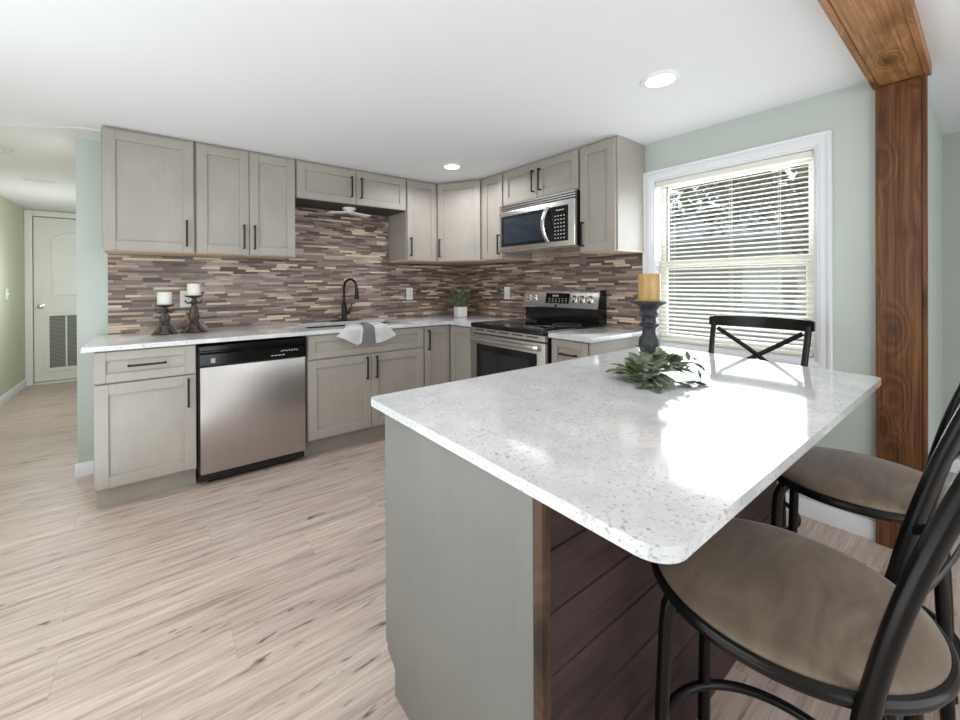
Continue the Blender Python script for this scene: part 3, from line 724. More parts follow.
# control panel with a scooped handle lip
prof = [(-0.623, 0.717), (-0.658, 0.717), (-0.664, 0.726), (-0.664, 0.790), (-0.650, 0.800), (-0.650, 0.808), (-0.662, 0.814), (-0.662, 0.836), (-0.655, 0.842), (-0.623, 0.842)]
A = [b.verts.new((dx0+0.008, y_, z_)) for y_, z_ in prof]; B = [b.verts.new((dx1-0.006, y_, z_)) for y_, z_ in prof]
for i in range(len(prof)): b.faces.new((A[i], A[(i+1) % len(prof)], B[(i+1) % len(prof)], B[i]))
b.faces.new(A); b.faces.new(B[::-1])
cp = obj('control_panel', b, 'black', t)
b = bm_()
pts = [(dx0+0.01+0.6*k/20, -0.6655, 0.808-0.020*math.exp(-((k-11)/4.2)**2)) for k in range(21)]
tube(b, pts, 0.0025, 6); obj('handle_lip', b, 'black', cp)
b = bm_()
for k in range(4): bx(b, dx0+0.395+0.022*k, dx0+0.411+0.022*k, -0.6655, -0.6642, 0.742, 0.747)
for k in range(7): bx(b, dx0+0.455+0.016*k, dx0+0.463+0.016*k, -0.6655, -0.6642, 0.766+0.003*(k % 2), 0.773+0.003*(k % 2))
obj('button_legends', b, 'grey_print', cp, label='row of small pale button legends')
b = bm_(); ex, ez = dx0+0.075, 0.752
for rr in range(4): bx(b, ex-0.011, ex+0.011, -0.6655, -0.6642, ez-0.0125+0.0068*rr, ez-0.0078+0.0068*rr)
obj('emblem', b, 'grey_print', cp, label='small square pale emblem')
obj('toe_panel', one(dx0+0.004, dx1-0.012, -0.628, -0.60, 0.028, 0.076, 0.002), 'black', t)
obj('base_feet', one(dx0+0.05, dx1-0.05, -0.58, -0.05, 0.0, 0.0775), 'black_matte', t)

# ------------------------------------------------------------------ range
ry0, ry1 = -1.752, -0.986; rx = -0.655
t = thing('electric_range', 'stainless steel electric range with a black glass cooktop', 'range', (-0.33, (ry0+ry1)/2, 0))
obj('range_body', one(rx, -0.012, ry0+0.003, ry1-0.003, 0.0, 0.868), 'black', t)
b = bm_(); prism(b, rounded([(-0.055, ry0), (-0.055, ry1), (-0.706, ry1), (-0.706, ry0)], [0, 0, 0.035, 0.035], 8), 0.870, 0.899, 0.009, seg=4)
ckt = obj('cooktop', b, 'black', t)
bp_ = plain('burner_print', srgb(92, 92, 94), 0.3)
for (cx, cy, r) in ((-0.52, -1.17, 0.105), (-0.52, -1.57, 0.085), (-0.25, -1.17, 0.080), (-0.25, -1.57, 0.105)):
    b = bm_(); tube(b, [(cx+r*math.cos(a), cy+r*math.sin(a), 0.8993) for a in [2*PI*k/48 for k in range(48)]], 0.0011, 4, True)
    obj('burner_ring', b, bp_, ckt, label='thin grey burner ring marking')
b = bm_(); bx(b, rx-0.030, rx, ry0+0.004, ry1-0.004, 0.822, 0.868, 0.004); vt = obj('front_trim', b, 'steel_h', t, label='steel trim strip above the oven door')
b = bm_()
for k in range(5): bx(b, rx-0.0325, rx-0.0301, ry1-0.055-0.135*k-0.10, ry1-0.055-0.135*k, 0.846, 0.853)
obj('vent_slots', b, 'black', vt)
b = bm_(); dz0, dz1 = 0.200, 0.816
bx(b, rx-0.034, rx-0.001, ry0+0.006, ry1-0.006, dz0, dz1, 0.005, seg=2)
od = obj('oven_door', b, 'steel', t)
obj('window_frame', one(rx-0.038, rx-0.0345, ry0+0.075, ry1-0.075, dz0+0.09, dz1-0.072, 0.002), 'black', od)
obj('oven_window', one(rx-0.0405, rx-0.0385, ry0+0.135, ry1-0.135, dz0+0.15, dz1-0.120), 'glass_black', od)
b = bm_(); hz = dz1-0.030
tube(b, [(rx-0.036, ry1-0.045, hz), (rx-0.070, ry1-0.045, hz), (rx-0.078, ry1-0.060, hz)]+[(rx-0.078, ry1-0.06+(ry0-ry1+0.12)*k/6, hz) for k in range(1, 7)]+[(rx-0.070, ry0+0.045, hz), (rx-0.036, ry0+0.045, hz)], 0.014, 12, flat=(1.25, 0.8))
obj('door_handle', b, 'steel_h', od)
obj('storage_drawer', one(rx-0.030, rx-0.001, ry0+0.006, ry1-0.006, 0.045, 0.194, 0.005), 'steel', t)
# backguard
b = bm_(); prof = [(-0.012, 0.9), (-0.075, 0.9), (-0.075, 1.005), (-0.060, 1.015), (-0.012, 1.015)]
def extr(b, prof, y0, y1, mi=0):
    A = [b.verts.new((x, y0, z)) for x, z in prof]; B = [b.verts.new((x, y1, z)) for x, z in prof]; n = len(prof)
    fs = [b.faces.new((A[i], A[(i+1) % n], B[(i+1) % n], B[i])) for i in range(n)] + [b.faces.new(A), b.faces.new(B[::-1])]
    for f in fs: f.material_index = mi
extr(b, prof, ry0+0.016, ry1-0.006)
bx(b, -0.082, -0.0755, ry0+0.10, ry1-0.10, 0.965, 0.972)
bg = obj('backguard', b, 'black', t)
b = bm_(); cpf = [(-0.020, 1.010), (-0.108, 1.006), (-0.110, 1.012), (-0.082, 1.132), (-0.072, 1.146), (-0.055, 1.150), (-0.020, 1.150)]
extr(b, cpf, ry0+0.0135, ry1-0.004)
cpn = obj('control_console', b, 'steel_h', bg, label='slanted steel control console')
b = bm_(); extr(b, [(-0.012, 0.9), (-0.100, 0.9), (-0.112, 1.0), (-0.086, 1.135), (-0.072, 1.152), (-0.012, 1.152)], ry0+0.004, ry0+0.0130); obj('end_cap', b, 'black', bg)
sl = Vector((-0.082+0.110, 0, 1.132-1.012)).normalized(); nrm = Vector((-sl.z, 0, sl.x))
def onpanel(y, s, d=0.0): # s: 0 bottom .. 1 top
    p = Vector((-0.110, y, 1.012)) + Vector((0.028, 0, 0.120))*s + nrm*d
    return p
KM = lambda y, s: Matrix.Translation(onpanel(y, s)) @ nrm.to_track_quat('Z', 'Y').to_matrix().to_4x4()
def panelbox(b, y0, y1, s0, s1, d0, d1):
    vs = [b.verts.new(onpanel(yy, ss, dd_)) for dd_ in (d0, d1) for yy, ss in ((y0, s0), (y1, s0), (y1, s1), (y0, s1))]
    for q in ((0, 1, 2, 3), (4, 5, 6, 7), (0, 1, 5, 4), (1, 2, 6, 5), (2, 3, 7, 6), (3, 0, 4, 7)): b.faces.new([vs[i] for i in q])
b = bm_(); panelbox(b, -1.475, -1.240, 0.26, 0.93, 0.0006, 0.003); dsp = obj('display_panel', b, 'black', bg)
b = bm_()
for k in range(4): panelbox(b, -1.370+0.016*k, -1.358+0.016*k, 0.70, 0.82, 0.0032, 0.0037)
for k in range(3):
    for q in range(6): panelbox(b, -1.455+0.033*q, -1.440+0.033*q, 0.34+0.11*k, 0.37+0.11*k, 0.0032, 0.0037)
obj('display_legends', b, 'grey_print', dsp, label='tiny pale display legends')
for yk in (-1.046, -1.116, -1.520, -1.590, -1.664):
    b = bm_(); lathe(b, [(0.030, 0.0005), (0.030, 0.004), (0.0255, 0.006), (0.0235, 0.024), (0.021, 0.027), (0.002, 0.027)], seg=28, Mx=KM(yk, 0.56))
    kb = obj('knob', b, 'chrome', bg)
    b = bm_(); bx(b, -0.003, 0.003, -0.022, 0.022, 0.0275, 0.031, 0.001, Mx=KM(yk, 0.56)); obj('knob_grip', b, 'chrome', kb)
b = bm_(); lathe(b, [(0.011, 0.0005), (0.011, 0.002), (0.002, 0.002)], seg=20, Mx=KM(-1.352, 0.10)); obj('emblem', b, 'black', bg, label='small dark round emblem')

# ------------------------------------------------------------------ microwave
my0, my1 = -1.760, -1.004; mx = -0.398; mz0, mz1 = 1.460, 1.842
t = thing('microwave', 'stainless over the range microwave with black keypad', 'microwave', (-0.2, (my0+my1)/2, mz0))
b = bm_(); bx(b, mx+0.03, -0.012, my0+0.002, my1-0.002, mz0+0.006, mz1, 0.002); obj('housing', b, 'black_matte', t)
obj('bottom_plate', one(mx+0.03, -0.012, my0+0.004, my1-0.004, mz0-0.004, mz0+0.0055), 'steel_h', t, label='grey metal underside')
b = bm_()
for k in range(3): bx(b, mx+0.002, mx+0.029, my0+0.002, my1-0.002, mz1-0.050+0.0175*k, mz1-0.037+0.0175*k, 0.002)
obj('vent_louvers', b, 'steel_h', t)
b = bm_(); bx(b, mx, mx+0.0295, my0+0.002, my1-0.002, mz0, mz1-0.055, 0.006, seg=3); md = obj('door_frame', b, 'steel_h', t)
F_ = FR(mx, my1, mz0); W = my1-my0
b = bm_(); bx(b, 0.030, 0.560, 0.0006, 0.004, 0.040, 0.288, 0.002, F_); wf = obj('window', b, 'glass_black', md)
b = bm_(); bx(b, 0.060, 0.485, 0.0042, 0.005, 0.066, 0.262, 0, F_); obj('glass_screen', b, 'micro_glass', wf)
b = bm_(); bx(b, 0.560, 0.700, 0.0006, 0.005, 0.040, 0.288, 0.002, F_); kp = obj('keypad', b, 'black', md)
b = bm_()
for r_ in range(7):
    for c_ in range(4): bx(b, 0.585+0.026*c_, 0.598+0.026*c_, 0.0052, 0.0060, 0.058+0.026*r_, 0.066+0.026*r_, 0, F_)
bx(b, 0.60, 0.67, 0.0052, 0.0060, 0.255, 0.262, 0, F_)
obj('keypad_legends', b, 'grey_print', kp, label='grid of small pale key legends')
b = bm_(); hp = []
for k in range(17):
    s = k/16; hp.append(F_ @ Vector((0.528-0.012*math.sin(PI*s), 0.006+0.048*math.sin(PI*s)**0.7, 0.040+0.248*s)))
tube(b, hp, 0.014, 12, flat=(0.8, 1.25)); obj('door_handle', b, 'steel_h', md, label='bowed steel handle')

# ------------------------------------------------------------------ outlets
def outlet(F, label):
    o = F @ Vector((0, 0, 0)); t = thing('wall_outlet', label, 'outlet', tuple(o), 'wall outlets')
    b = bm_(); bx(b, -0.036, 0.036, 0.0002, 0.006, -0.059, 0.059, 0.002, F); obj('cover_plate', b, 'white', t)
    for s in (-1, 1):
        b = bm_(); bx(b, -0.017, 0.017, 0.0062, 0.008, s*0.021-0.015, s*0.021+0.015, 0.003, F)
        for q in (-1, 1): bx(b, q*0.006-0.001, q*0.006+0.001, 0.0079, 0.0084, s*0.021-0.002, s*0.021+0.007, 0, F, mi=1)
        obj('receptacle', b, ['white', 'black'], t)
outlet(FS(-0.678, -0.0092, 1.108), 'white outlet on the tile between the faucet and the potted plant')
outlet(FR(-0.0092, -0.692, 1.114), 'white outlet on the tile left of the range')
outlet(FS(-2.494, -0.0092, 1.105), 'white outlet behind the taller white candle')

# under cabinet light
t = thing('under_cabinet_light', 'white winged light fixture under the short cabinet above the sink', 'light', (-1.365, -0.2, 1.845))
b = bm_(); lathe(b, [(0.058, -0.001), (0.058, -0.006), (0.030, -0.042), (0.004, -0.042)], (-1.365, -0.20, 1.8455), 28); obj('lamp_base', b, 'white', t)
for s in (-1, 1):
    b = bm_(); Mx = Matrix.Translation((-1.365+s*0.026, -0.20, 1.8100)) @ Matrix.Rotation(s*math.radians(5), 4, 'Y')
    bx(b, 0.0 if s > 0 else -0.150, 0.150 if s > 0 else 0.0, -0.045, 0.045, -0.010, -0.001, 0.002, Mx); obj('light_wing', b, 'white', t)

# ------------------------------------------------------------------ things on the counters
def candlestick(x, y, h, label, s=1.0):
    t = thing('candle_holder', label, 'candle holder', (x, y, CT), 'small bronze candle holders')
    b = bm_(); sq = lambda a, z: 1 + 0.16*math.cos(4*a)*max(0.0, 1-z/(0.07*s))
    lathe(b, [(0.076*s, 0.0005), (0.080*s, 0.006), (0.070*s, 0.012), (0.064*s, 0.018), (0.052*s, 0.030), (0.045*s, 0.044), (0.036*s, 0.060), (0.030*s, 0.064), (0.034*s, 0.070), (0.026*s, 0.076)], (x, y, CT), 40, sq=sq)
    for k in range(4):
        a = PI/4+k*PI/2; ca, sa = math.cos(a), math.sin(a)
        tube(b, [(x+0.050*s*ca, y+0.050*s*sa, CT+0.040), (x+0.068*s*ca, y+0.068*s*sa, CT+0.030), (x+0.086*s*ca, y+0.086*s*sa, CT+0.012), (x+0.094*s*ca, y+0.094*s*sa, CT+0.010), (x+0.090*s*ca, y+0.090*s*sa, CT+0.020)], [0.010*s, 0.010*s, 0.009*s, 0.008*s, 0.005*s], 8)
    obj('foot', b, 'antique', t)
    b = bm_(); fl = lambda a, z: 1+0.07*math.cos(8*a)
    z0 = 0.076; H = h-0.020-z0
    lathe(b, [(0.024*s, z0), (0.033*s, z0+H*0.10), (0.036*s, z0+H*0.20), (0.028*s, z0+H*0.42), (0.020*s, z0+H*0.62), (0.015*s, z0+H*0.72), (0.022*s, z0+H*0.76), (0.025*s, z0+H*0.82), (0.016*s, z0+H*0.88), (0.014*s, z0+H)], (x, y, CT), 32, sq=fl)
    obj('stem', b, 'antique', t)
    b = bm_()
    for k in range(3):
        a = 0.5+k*2*PI/3; ca, sa = math.cos(a), math.sin(a)
        tube(b, [(x+0.016*ca, y+0.016*sa, CT+h-0.045), (x+0.040*ca, y+0.040*sa, CT+h-0.052), (x+0.056*ca, y+0.056*sa, CT+h-0.040), (x+0.050*ca, y+0.050*sa, CT+h-0.028)], [0.006, 0.006, 0.005, 0.003], 8)
    obj('scroll_arms', b, 'antique', t)
    b = bm_(); lathe(b, [(0.015, h-0.0195), (0.030, h-0.014), (0.050, h-0.008), (0.054, h-0.003), (0.052, h), (0.002, h-0.001)], (x, y, CT), 32); obj('drip_pan', b, 'antique', t)
    return t
def candle(x, y, z, r, h, mat, label, grp=None):
    t = thing('pillar_candle', label, 'candle', (x, y, z), grp)
    b = bm_(); lathe(b, [(r*0.98, 0.0005), (r, 0.003), (r, h-0.004), (r*0.95, h), (r*0.80, h-0.0015), (r*0.3, h-0.006), (0.003, h-0.007)], (x, y, z), 36); obj('wax_body', b, mat, t)
    b = bm_(); tube(b, [(x, y, z+h-0.0068), (x+0.001, y, z+h-0.002), (x+0.002, y, z+h+0.001)], 0.0013, 6); obj('wick', b, 'wick', t)
candlestick(-2.620, -0.240, 0.192, 'shorter dark bronze candle holder at the left end of the counter', 0.80)
candle(-2.620, -0.240, CT+0.192, 0.040, 0.080, 'candle_white', 'white candle on the shorter bronze holder', 'white candles')
candlestick(-2.462, -0.240, 0.248, 'taller dark bronze candle holder in front of the outlet', 0.86)
candle(-2.462, -0.240, CT+0.248, 0.039, 0.078, 'candle_white', 'white candle on the taller bronze holder', 'white candles')

# potted plant
px, py = -0.300, -0.340
t = thing('potted_plant', 'small green plant in a white pot in the counter corner', 'plant', (px, py, CT))
b = bm_(); prism(b, rounded([(px-0.050, py-0.050), (px+0.050, py-0.050), (px+0.050, py+0.050), (px-0.050, py+0.050)], [0.014]*4), CT+0.0005, CT+0.095, 0.004); obj('pot', b, 'white', t)
obj('soil', one(px-0.043, px+0.043, py-0.043, py+0.043, CT+0.0955, CT+0.099), 'wick', t)
random.seed(11); b = bm_()
def blade(b, p, d, up, L, w, droop, nseg=6, fold=0.25):
    d = Vector(d).normalized(); side = d.cross(Vector((0, 0, 1)))
    side = side.normalized() if side.length > 1e-3 else Vector((1, 0, 0))
    cur = Vector(p); prev = None; dirv = (d*(1-up)+Vector((0, 0, up))).normalized()
    for k in range(nseg+1):
        s = k/nseg; ww = w*math.sin(PI*min(1, 0.12+0.88*s))**0.8*(1-s*0.3)
        upn = side.cross(dirv).normalized()
        row = [b.verts.new(cur - side*ww + upn*ww*fold), b.verts.new(cur), b.verts.new(cur + side*ww + upn*ww*fold)]
        if prev:
            b.faces.new((prev[0], prev[1], row[1], row[0])); b.faces.new((prev[1], prev[2], row[2], row[1]))
        prev = row; cur = cur + dirv*(L/nseg); dirv = (dirv + Vector((0, 0, -droop))).normalized()
for k in range(38):
    a = k*2.39996 + random.uniform(-.2, .2); r = 0.038*math.sqrt(random.random()); u = random.uniform(0.25, 0.92)
    L = random.uniform(0.13, 0.22)
    p0 = Vector((px+r*math.cos(a), py+r*math.sin(a), CT+0.098)); d0 = Vector((math.cos(a), math.sin(a), 0))
    blade(b, p0, d0, u, L, random.uniform(0.007, 0.011), random.uniform(0.02, 0.12))
    dirv = (d0*(1-u)+Vector((0, 0, u))).normalized()
    for q in range(1, 6):      # side leaflets
        c = p0 + dirv*L*q/6.5
        for s in (-1, 1):
            blade(b, c, (d0.x*0.6-s*d0.y, d0.y*0.6+s*d0.x, 0), 0.35, 0.036, 0.0062, 0.05, 3)
obj('fronds', b, 'fern', t, recalc=False)

# ------------------------------------------------------------------ island
IZ0, IZ1 = 0.829, 0.852
ib = thing('kitchen_island', 'grey island cabinet with dark plank back under the island top', 'island', (-1.45, -2.66, 0))
ix0, ix1, iyF, iyB = -2.113, -0.800, -2.3665, -2.956
b = bm_(); prism(b, [(iyF, 0.105), (iyF, IZ0-0.001), (iyB, IZ0-0.001), (iyB, 0.0), (iyF-0.047, 0.0), (iyF-0.047, 0.078)], ix0, ix1, Mx=Matrix(((0, 0, 1, 0), (1, 0, 0, 0), (0, 1, 0, 0), (0, 0, 0, 1))))
obj('cabinet_body', b, 'island_cab', ib)
FI = frame((ix1, iyF+0.0005, 0), (-1, 0, 0), (0, 1, 0)); W = ix1-ix0
for k in range(2):
    a, c = 0.004+k*W/2, W/2*(k+1)-0.004
    d = shaker('drawer', ib, FI, a, c, 0.662, 0.820, 0.048, 'island_cab'); pull(d, FI, (a+c)/2, 0.752, 0.16, False)
    d = shaker('door', ib, FI, a, (a+c)/2-0.002, 0.112, 0.654, 0.058, 'island_cab'); pull(d, FI, (a+c)/2-0.035, 0.560, 0.165)
    d = shaker('door', ib, FI, (a+c)/2+0.002, c, 0.112, 0.654, 0.058, 'island_cab'); pull(d, FI, (a+c)/2+0.035, 0.560, 0.165)
b = bm_()
zz = [0.0, 0.122, 0.239, 0.357, 0.475, 0.592, 0.709, IZ0-0.002]
for z0, z1 in zip(zz, zz[1:]): bx(b, ix0+0.024, ix1, iyB-0.020, iyB-0.0005, z0+0.0015, z1-0.0015, 0.002)
obj('plank_back', b, 'shiplap', ib, label='dark walnut horizontal plank back')
b = bm_(); bx(b, ix0-0.001, ix0+0.0125, iyB-0.024, iyB-0.0005, 0.0, IZ0-0.0015, 0.0015); bx(b, ix0+0.013, ix0+0.0235, iyB-0.022, iyB-0.0005, 0.0, IZ0-0.0015, 0.001)
obj('corner_strip', b, 'islandtrim', ib, label='brown wood corner strip')
b = bm_(); prism(b, rounded([(-2.143, -3.217), (-0.545, -3.224), (-0.425, -2.300), (-2.140, -2.300)], [0.048, 0.035, 0.03, 0.022], 10), IZ0, IZ1, 0.004, seg=3)
recenter(tag(obj('island_countertop', b, 'quartz'), 'white speckled quartz top on the kitchen island', 'countertop'), (-1.35, -2.75, IZ0))

# big candle holder on the island
hx, hy = -0.935, -2.555
t = thing('candle_holder', 'tall turned charcoal candle holder on the island', 'candle holder', (hx, hy, IZ1))
b = bm_(); lathe(b, [(0.062, 0.0005), (0.064, 0.010), (0.056, 0.020), (0.040, 0.028), (0.034, 0.040)], (hx, hy, IZ1), 36); obj('foot', b, 'holder', t)
b = bm_(); car = lambda a, z: 1+(0.05*math.cos(7*a) if 0.05 < z < 0.115 else 0)
lathe(b, [(0.033, 0.0405), (0.036, 0.050), (0.041, 0.065), (0.043, 0.085), (0.040, 0.105), (0.030, 0.122), (0.026, 0.140), (0.028, 0.154), (0.041, 0.163), (0.042, 0.170), (0.030, 0.178), (0.028, 0.196), (0.036, 0.206), (0.043, 0.212), (0.036, 0.220), (0.033, 0.232), (0.040, 0.243)], (hx, hy, IZ1), 42, sq=car); obj('column', b, 'holder', t)
b = bm_(); lathe(b, [(0.040, 0.2435), (0.056, 0.255), (0.071, 0.262), (0.073, 0.267), (0.069, 0.270), (0.003, 0.269)], (hx, hy, IZ1), 40); obj('drip_pan', b, 'holder', t)
candle(hx+0.003, hy, IZ1+0.270, 0.0455, 0.120, 'wax', 'amber pillar candle on the tall holder on the island')

# leafy garland round the holder
g = thing('leaf_garland', 'grey green artificial leaf sprig round the foot of the tall candle holder', 'greenery', (-1.13, -2.68, IZ1))
random.seed(5)
def leaf(b, pos, yaw, pitch, roll, L, w, lobes=True, curl=0.5):
    R = Matrix.Translation(pos) @ Matrix.Rotation(yaw, 4, 'Z') @ Matrix.Rotation(-pitch, 4, 'Y') @ Matrix.Rotation(roll, 4, 'X')
    n = 8; prev = None
    for k in range(n+1):
        s = k/n
        ww = w*(math.sin(PI*(0.06+0.94*s))**0.75)*(1.0-0.25*s)
        if lobes: ww *= 0.78+0.32*abs(math.cos(s*PI*2.5))
        x = L*s; z = -curl*L*s*s*0.5
        row = [R @ Vector((x, -ww, z+ww*0.30-0.25*ww*curl)), R @ Vector((x, -ww*0.5, z+ww*0.22)), R @ Vector((x, 0, z)), R @ Vector((x, ww*0.5, z+ww*0.22)), R @ Vector((x, ww, z+ww*0.30-0.25*ww*curl))]
        row = [b.verts.new((q.x, q.y, max(q.z, IZ1+0.0015))) for q in row]
        if prev:
            for i in range(4): b.faces.new((prev[i], prev[i+1], row[i+1], row[i]))
        prev = row
LV = []   # x, y, z above top, yaw deg, pitch deg, L, w
def spray(cx, cy, rx_, ry_, z0, z1, n, L0, L1, wr, p0=5, p1=60):
    for k in range(n):
        a = random.uniform(0, 2*PI); r = math.sqrt(random.random())
        L = random.uniform(L0, L1)
        LV.append((cx+rx_*r*math.cos(a), cy+ry_*r*math.sin(a), random.uniform(z0, z1)*(1-0.5*r), math.degrees(a)+random.uniform(-50, 50), random.uniform(p0, p1)*(1-0.5*r), L, L*random.uniform(0.8, 1.2)*wr))
spray(-1.275, -2.72, 0.075, 0.065, 0.02, 0.075, 26, 0.045, 0.072, 0.40)
spray(-1.15, -2.68, 0.090, 0.070, 0.03, 0.095, 24, 0.045, 0.070, 0.38)
spray(-1.325, -2.765, 0.048, 0.040, 0.008, 0.030, 11, 0.045, 0.070, 0.40, 0, 20)
spray(-1.29, -2.655, 0.026, 0.024, 0.015, 0.050, 9, 0.050, 0.070, 0.52, 0, 45)
spray(-1.07, -2.63, 0.045, 0.040, 0.03, 0.080, 10, 0.045, 0.065, 0.36, 20, 70)
for k in range(16):       # narrow fronds trailing to the right
    f = k/15; LV.append((-1.20+0.05*f, -2.745-0.02*f, 0.055-0.03*f, -65+50*f+random.uniform(-8, 8), random.uniform(-5, 25), random.uniform(0.075, 0.105), random.uniform(0.007, 0.011)))
spray(-1.12, -2.70, 0.050, 0.040, 0.05, 0.085, 12, 0.045, 0.065, 0.40, 40, 85)
for k in range(6): LV.append((-1.27+0.01*k, -2.80-0.008*k, 0.012, -75+7*k, random.uniform(0, 6), 0.075, 0.011))
for (dx, dy, dz, yw, pt, L, w) in ((0, 0, 0, 40, 50, 0.042, 0.010), (0.01, -0.01, -0.01, -30, -20, 0.055, 0.015), (0.02, -0.02, -0.01, -60, -40, 0.055, 0.017), (-0.01, 0.0, -0.02, 200, 0, 0.030, 0.008), (0.02, -0.01, 0.0, 0, 20, 0.036, 0.012), (0.0, -0.03, -0.03, -80, -60, 0.045, 0.009)):
    LV.append((-1.085+dx, -2.785+dy, 0.062+dz, yw, pt, L, w))
b = bm_()
for (x, y_, z_, yw, pt_, L, w) in LV: leaf(b, Vector((x, y_, IZ1+z_)), math.radians(yw), math.radians(pt_), random.uniform(-0.5, 0.5), L, w, True, random.uniform(0.2, 0.8))
obj('leaves', b, 'leaf', g, recalc=False)
b = bm_()
tube(b, [(-1.38, -2.77, IZ1+0.008), (-1.28, -2.73, IZ1+0.025), (-1.18, -2.70, IZ1+0.030), (-1.13, -2.73, IZ1+0.040), (-1.10, -2.77, IZ1+0.055), (-1.08, -2.80, IZ1+0.055)], 0.0022, 6)
tube(b, [(-1.18, -2.70, IZ1+0.030), (-1.25, -2.67, IZ1+0.035), (-1.31, -2.655, IZ1+0.036)], 0.002, 6)
tube(b, [(-1.18, -2.70, IZ1+0.028), (-1.10, -2.65, IZ1+0.030), (-1.05, -2.63, IZ1+0.030)], 0.002, 6)
obj('stems', b, 'fern', g)

# ------------------------------------------------------------------ bar stools
SH = 0.622
def make_stool(label):
    t = thing('bar_stool', label, 'stool', (0, 0, 0), 'bar stools')
    r = 0.221
    b = bm_(); lathe(b, [(r-0.010, SH-0.022), (r-0.004, SH-0.012), (r-0.008, SH-0.004), (r-0.030, SH+0.003), (r*0.6, SH+0.008), (r*0.25, SH+0.009), (0.003, SH+0.009)], seg=64); obj('seat_pad', b, 'seat', t, label='brown suede seat pad', smooth=60)
    b = bm_(); tube(b, [((r-0.003)*math.cos(2*PI*k/64), (r-0.003)*math.sin(2*PI*k/64), SH-0.024) for k in range(64)], 0.0115, 10, True, flat=(1.1, 0.8)); lathe(b, [(r-0.012, SH-0.036), (r-0.012, SH-0.0235)], seg=48); obj('seat_ring', b, 'stool', t)
    for a in (56, 124, 238, 302):
        ca, sa = math.cos(math.radians(a)), math.sin(math.radians(a))
        pr = [(0.085, SH-0.050), (0.135, SH-0.050), (0.165, SH-0.056), (0.186, SH-0.074), (0.196, SH-0.100), (0.200, SH-0.140), (0.208, 0.30), (0.216, 0.012), (0.2164, 0.0)]
        b = bm_(); tube(b, [(q*ca, q*sa, z) for q, z in pr], 0.0135, 12); lg = obj('leg', b, 'stool', t, smooth=60)
        b = bm_(); lathe(b, [(0.016, 0.0), (0.016, 0.016), (0.0142, 0.018)], (0.2162*ca, 0.2162*sa, 0), 14); obj('foot_cap', b, 'black_matte', lg)
    b = bm_(); q = 0.205
    tube(b, [(q*math.cos(2*PI*k/56), q*math.sin(2*PI*k/56), 0.205) for k in range(56)], 0.0105, 10, True); obj('foot_ring', b, 'stool', t, smooth=60)
    def up(s, z):
        f = (z-0.55)/0.47
        return Vector((s*(0.178+0.016*f), -0.135-0.065*f-0.055*f*f, z))
    for s in (-1, 1):
        b = bm_(); tube(b, [up(s, 0.545+0.455*k/10) for k in range(11)], [0.0145]*2+[0.0130]*9, 12); obj('back_post', b, 'stool', t, smooth=60)
    b = bm_(); n = 18; rows = []
    for k in range(n+1):
        u = -1+2*k/n; x = u*0.213; y_ = up(1, 1.0).y+0.002-0.055*(1-u*u)
        zt = 1.036-0.004*u*u; zb = 0.978-0.006*(1-u*u)*0+0.0*u
        if abs(u) > 0.95: zt -= 0.006; zb += 0.004
        dy = 0.011
        rows.append([b.verts.new((x, y_-dy, zb)), b.verts.new((x, y_-dy-0.004, zt-0.006)), b.verts.new((x, y_-0.003, zt)), b.verts.new((x, y_+dy-0.003, zt-0.004)), b.verts.new((x, y_+dy, zb))])
    for A, B in zip(rows, rows[1:]):
        for i in range(5): b.faces.new((A[i], A[(i+1) % 5], B[(i+1) % 5], B[i]))
    b.faces.new(rows[0]); b.faces.new(rows[-1][::-1]); obj('top_rail', b, 'stool', t, smooth=50)
    for s in (-1, 1):
        pts = []
        for k in range(11):
            f = k/10; z = 0.968-0.240*f; x = s*(0.172-0.344*f); a = up(1, z)
            pts.append((x, a.y-0.045*math.sin(PI*f)*(1)+0.0035*s, z))
        b = bm_(); tube(b, pts, 0.0105, 8, flat=(1.0, 0.30)); obj('cross_bar', b, 'stool', t, smooth=50)
    return t
def copy_thing(src, loc, rz, label):
    r = src.copy(); COL.objects.link(r); r.location = loc; r.rotation_euler = (0, 0, rz); r['label'] = label
    for ch in list(src.children):
        c = ch.copy(); COL.objects.link(c); c.parent = r
        for gch in list(ch.children):
            d = gch.copy(); COL.objects.link(d); d.parent = c
    return r
st = make_stool('nearest bar stool with a round brown seat, cut by the bottom edge')
copy_thing(st, (-0.968, -3.212, 0), math.radians(2), 'bar stool with a round brown seat in front of the wood post')
copy_thing(st, (-0.568, -2.775, 0), math.radians(90), 'bar stool whose cross back shows against the window blind')
st.location = (-1.690, -3.211, 0); st.rotation_euler = (0, 0, math.radians(2))

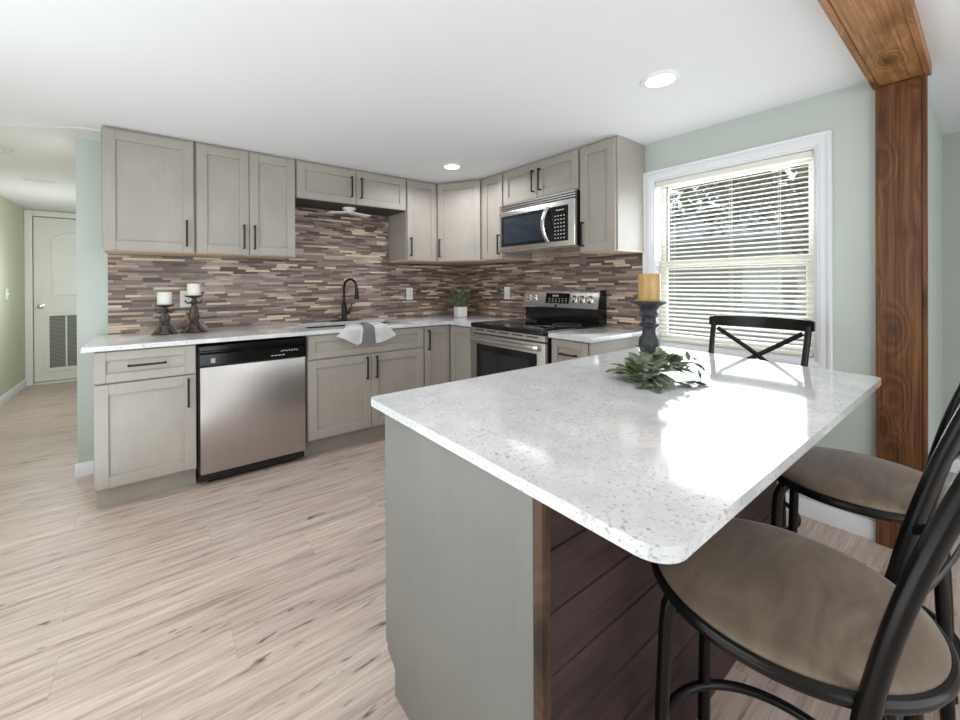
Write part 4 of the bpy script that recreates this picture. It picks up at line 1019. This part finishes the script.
# ------------------------------------------------------------------ outside the window
struct('ground_outside', one(0.2, 40, -20, 30, -0.55, -0.5), 'grass')
hs = thing('neighbour_house', 'grey house with a pitched roof seen through the blind', 'house', (11, 3.0, -0.5))
obj('house_wall', one(9, 14, -4, 9, -0.5, 2.3), 'siding', hs)
b = bm_(); extr(b, [(8.6, 2.3), (11.5, 3.6), (14.4, 2.3)], -4.4, 9.4); obj('roof', b, 'roofing', hs)
def tree(x, y, h, cr, label, dens=520, seed=1, trunk=0.12, leafsize=0.16, thin=False):
    random.seed(seed)
    t = thing('garden_tree', label, 'tree', (x, y, -0.5), 'trees outside the window')
    b = bm_(); ends = []
    tube(b, [(x, y, -0.5), (x+0.05, y, h*0.25), (x-0.05, y+0.05, h*0.55)], [trunk, trunk*0.8, trunk*0.55], 8)
    for k in range(9):
        a = k*2.4; z0 = h*(0.35+0.02*k); e = Vector((x+cr*0.8*math.cos(a), y+cr*0.8*math.sin(a), h*(0.6+0.045*k)))
        p = Vector((x, y, z0)); m = (p+e)/2+Vector((0, 0, 0.2)); tube(b, [p, m, e], [trunk*0.4, trunk*0.25, trunk*0.08], 6); ends.append((m, e))
        for q in range(3):
            e2 = e+Vector((random.uniform(-.5, .5), random.uniform(-.5, .5), random.uniform(-.2, .5)))*cr*0.5; tube(b, [m, (m+e2)/2, e2], [trunk*0.15, trunk*0.1, trunk*0.04], 5); ends.append((m, e2))
    obj('trunk', b, 'bark', t)
    b = bm_()
    for k in range(dens):
        m, e = random.choice(ends); f = random.uniform(0.2, 1.15); p = m.lerp(e, f)+Vector((random.gauss(0, 1), random.gauss(0, 1), random.gauss(0, 0.8)))*cr*0.16
        R = Matrix.Translation(p) @ Matrix.Rotation(random.uniform(0, 6.3), 4, 'Z') @ Matrix.Rotation(random.uniform(-1.2, 1.2), 4, 'X') @ Matrix.Rotation(random.uniform(-1, 1), 4, 'Y')
        L = leafsize*random.uniform(0.6, 1.3); vs = [b.verts.new(R @ Vector(q)) for q in ((0, 0, 0), (L*0.5, -L*0.28, L*0.06), (L, 0, 0), (L*0.5, L*0.28, L*0.06))]
        b.faces.new(vs)
    obj('foliage', b, 'tree_dark', t, recalc=False)
tree(5.0, -1.9, 4.2, 2.0, 'leafy olive green tree filling the upper right of the window', 4200, 2, 0.14, 0.20)
tree(6.0, 1.6, 3.6, 1.5, 'sparse tree in the upper left of the window', 420, 7, 0.09, 0.16)
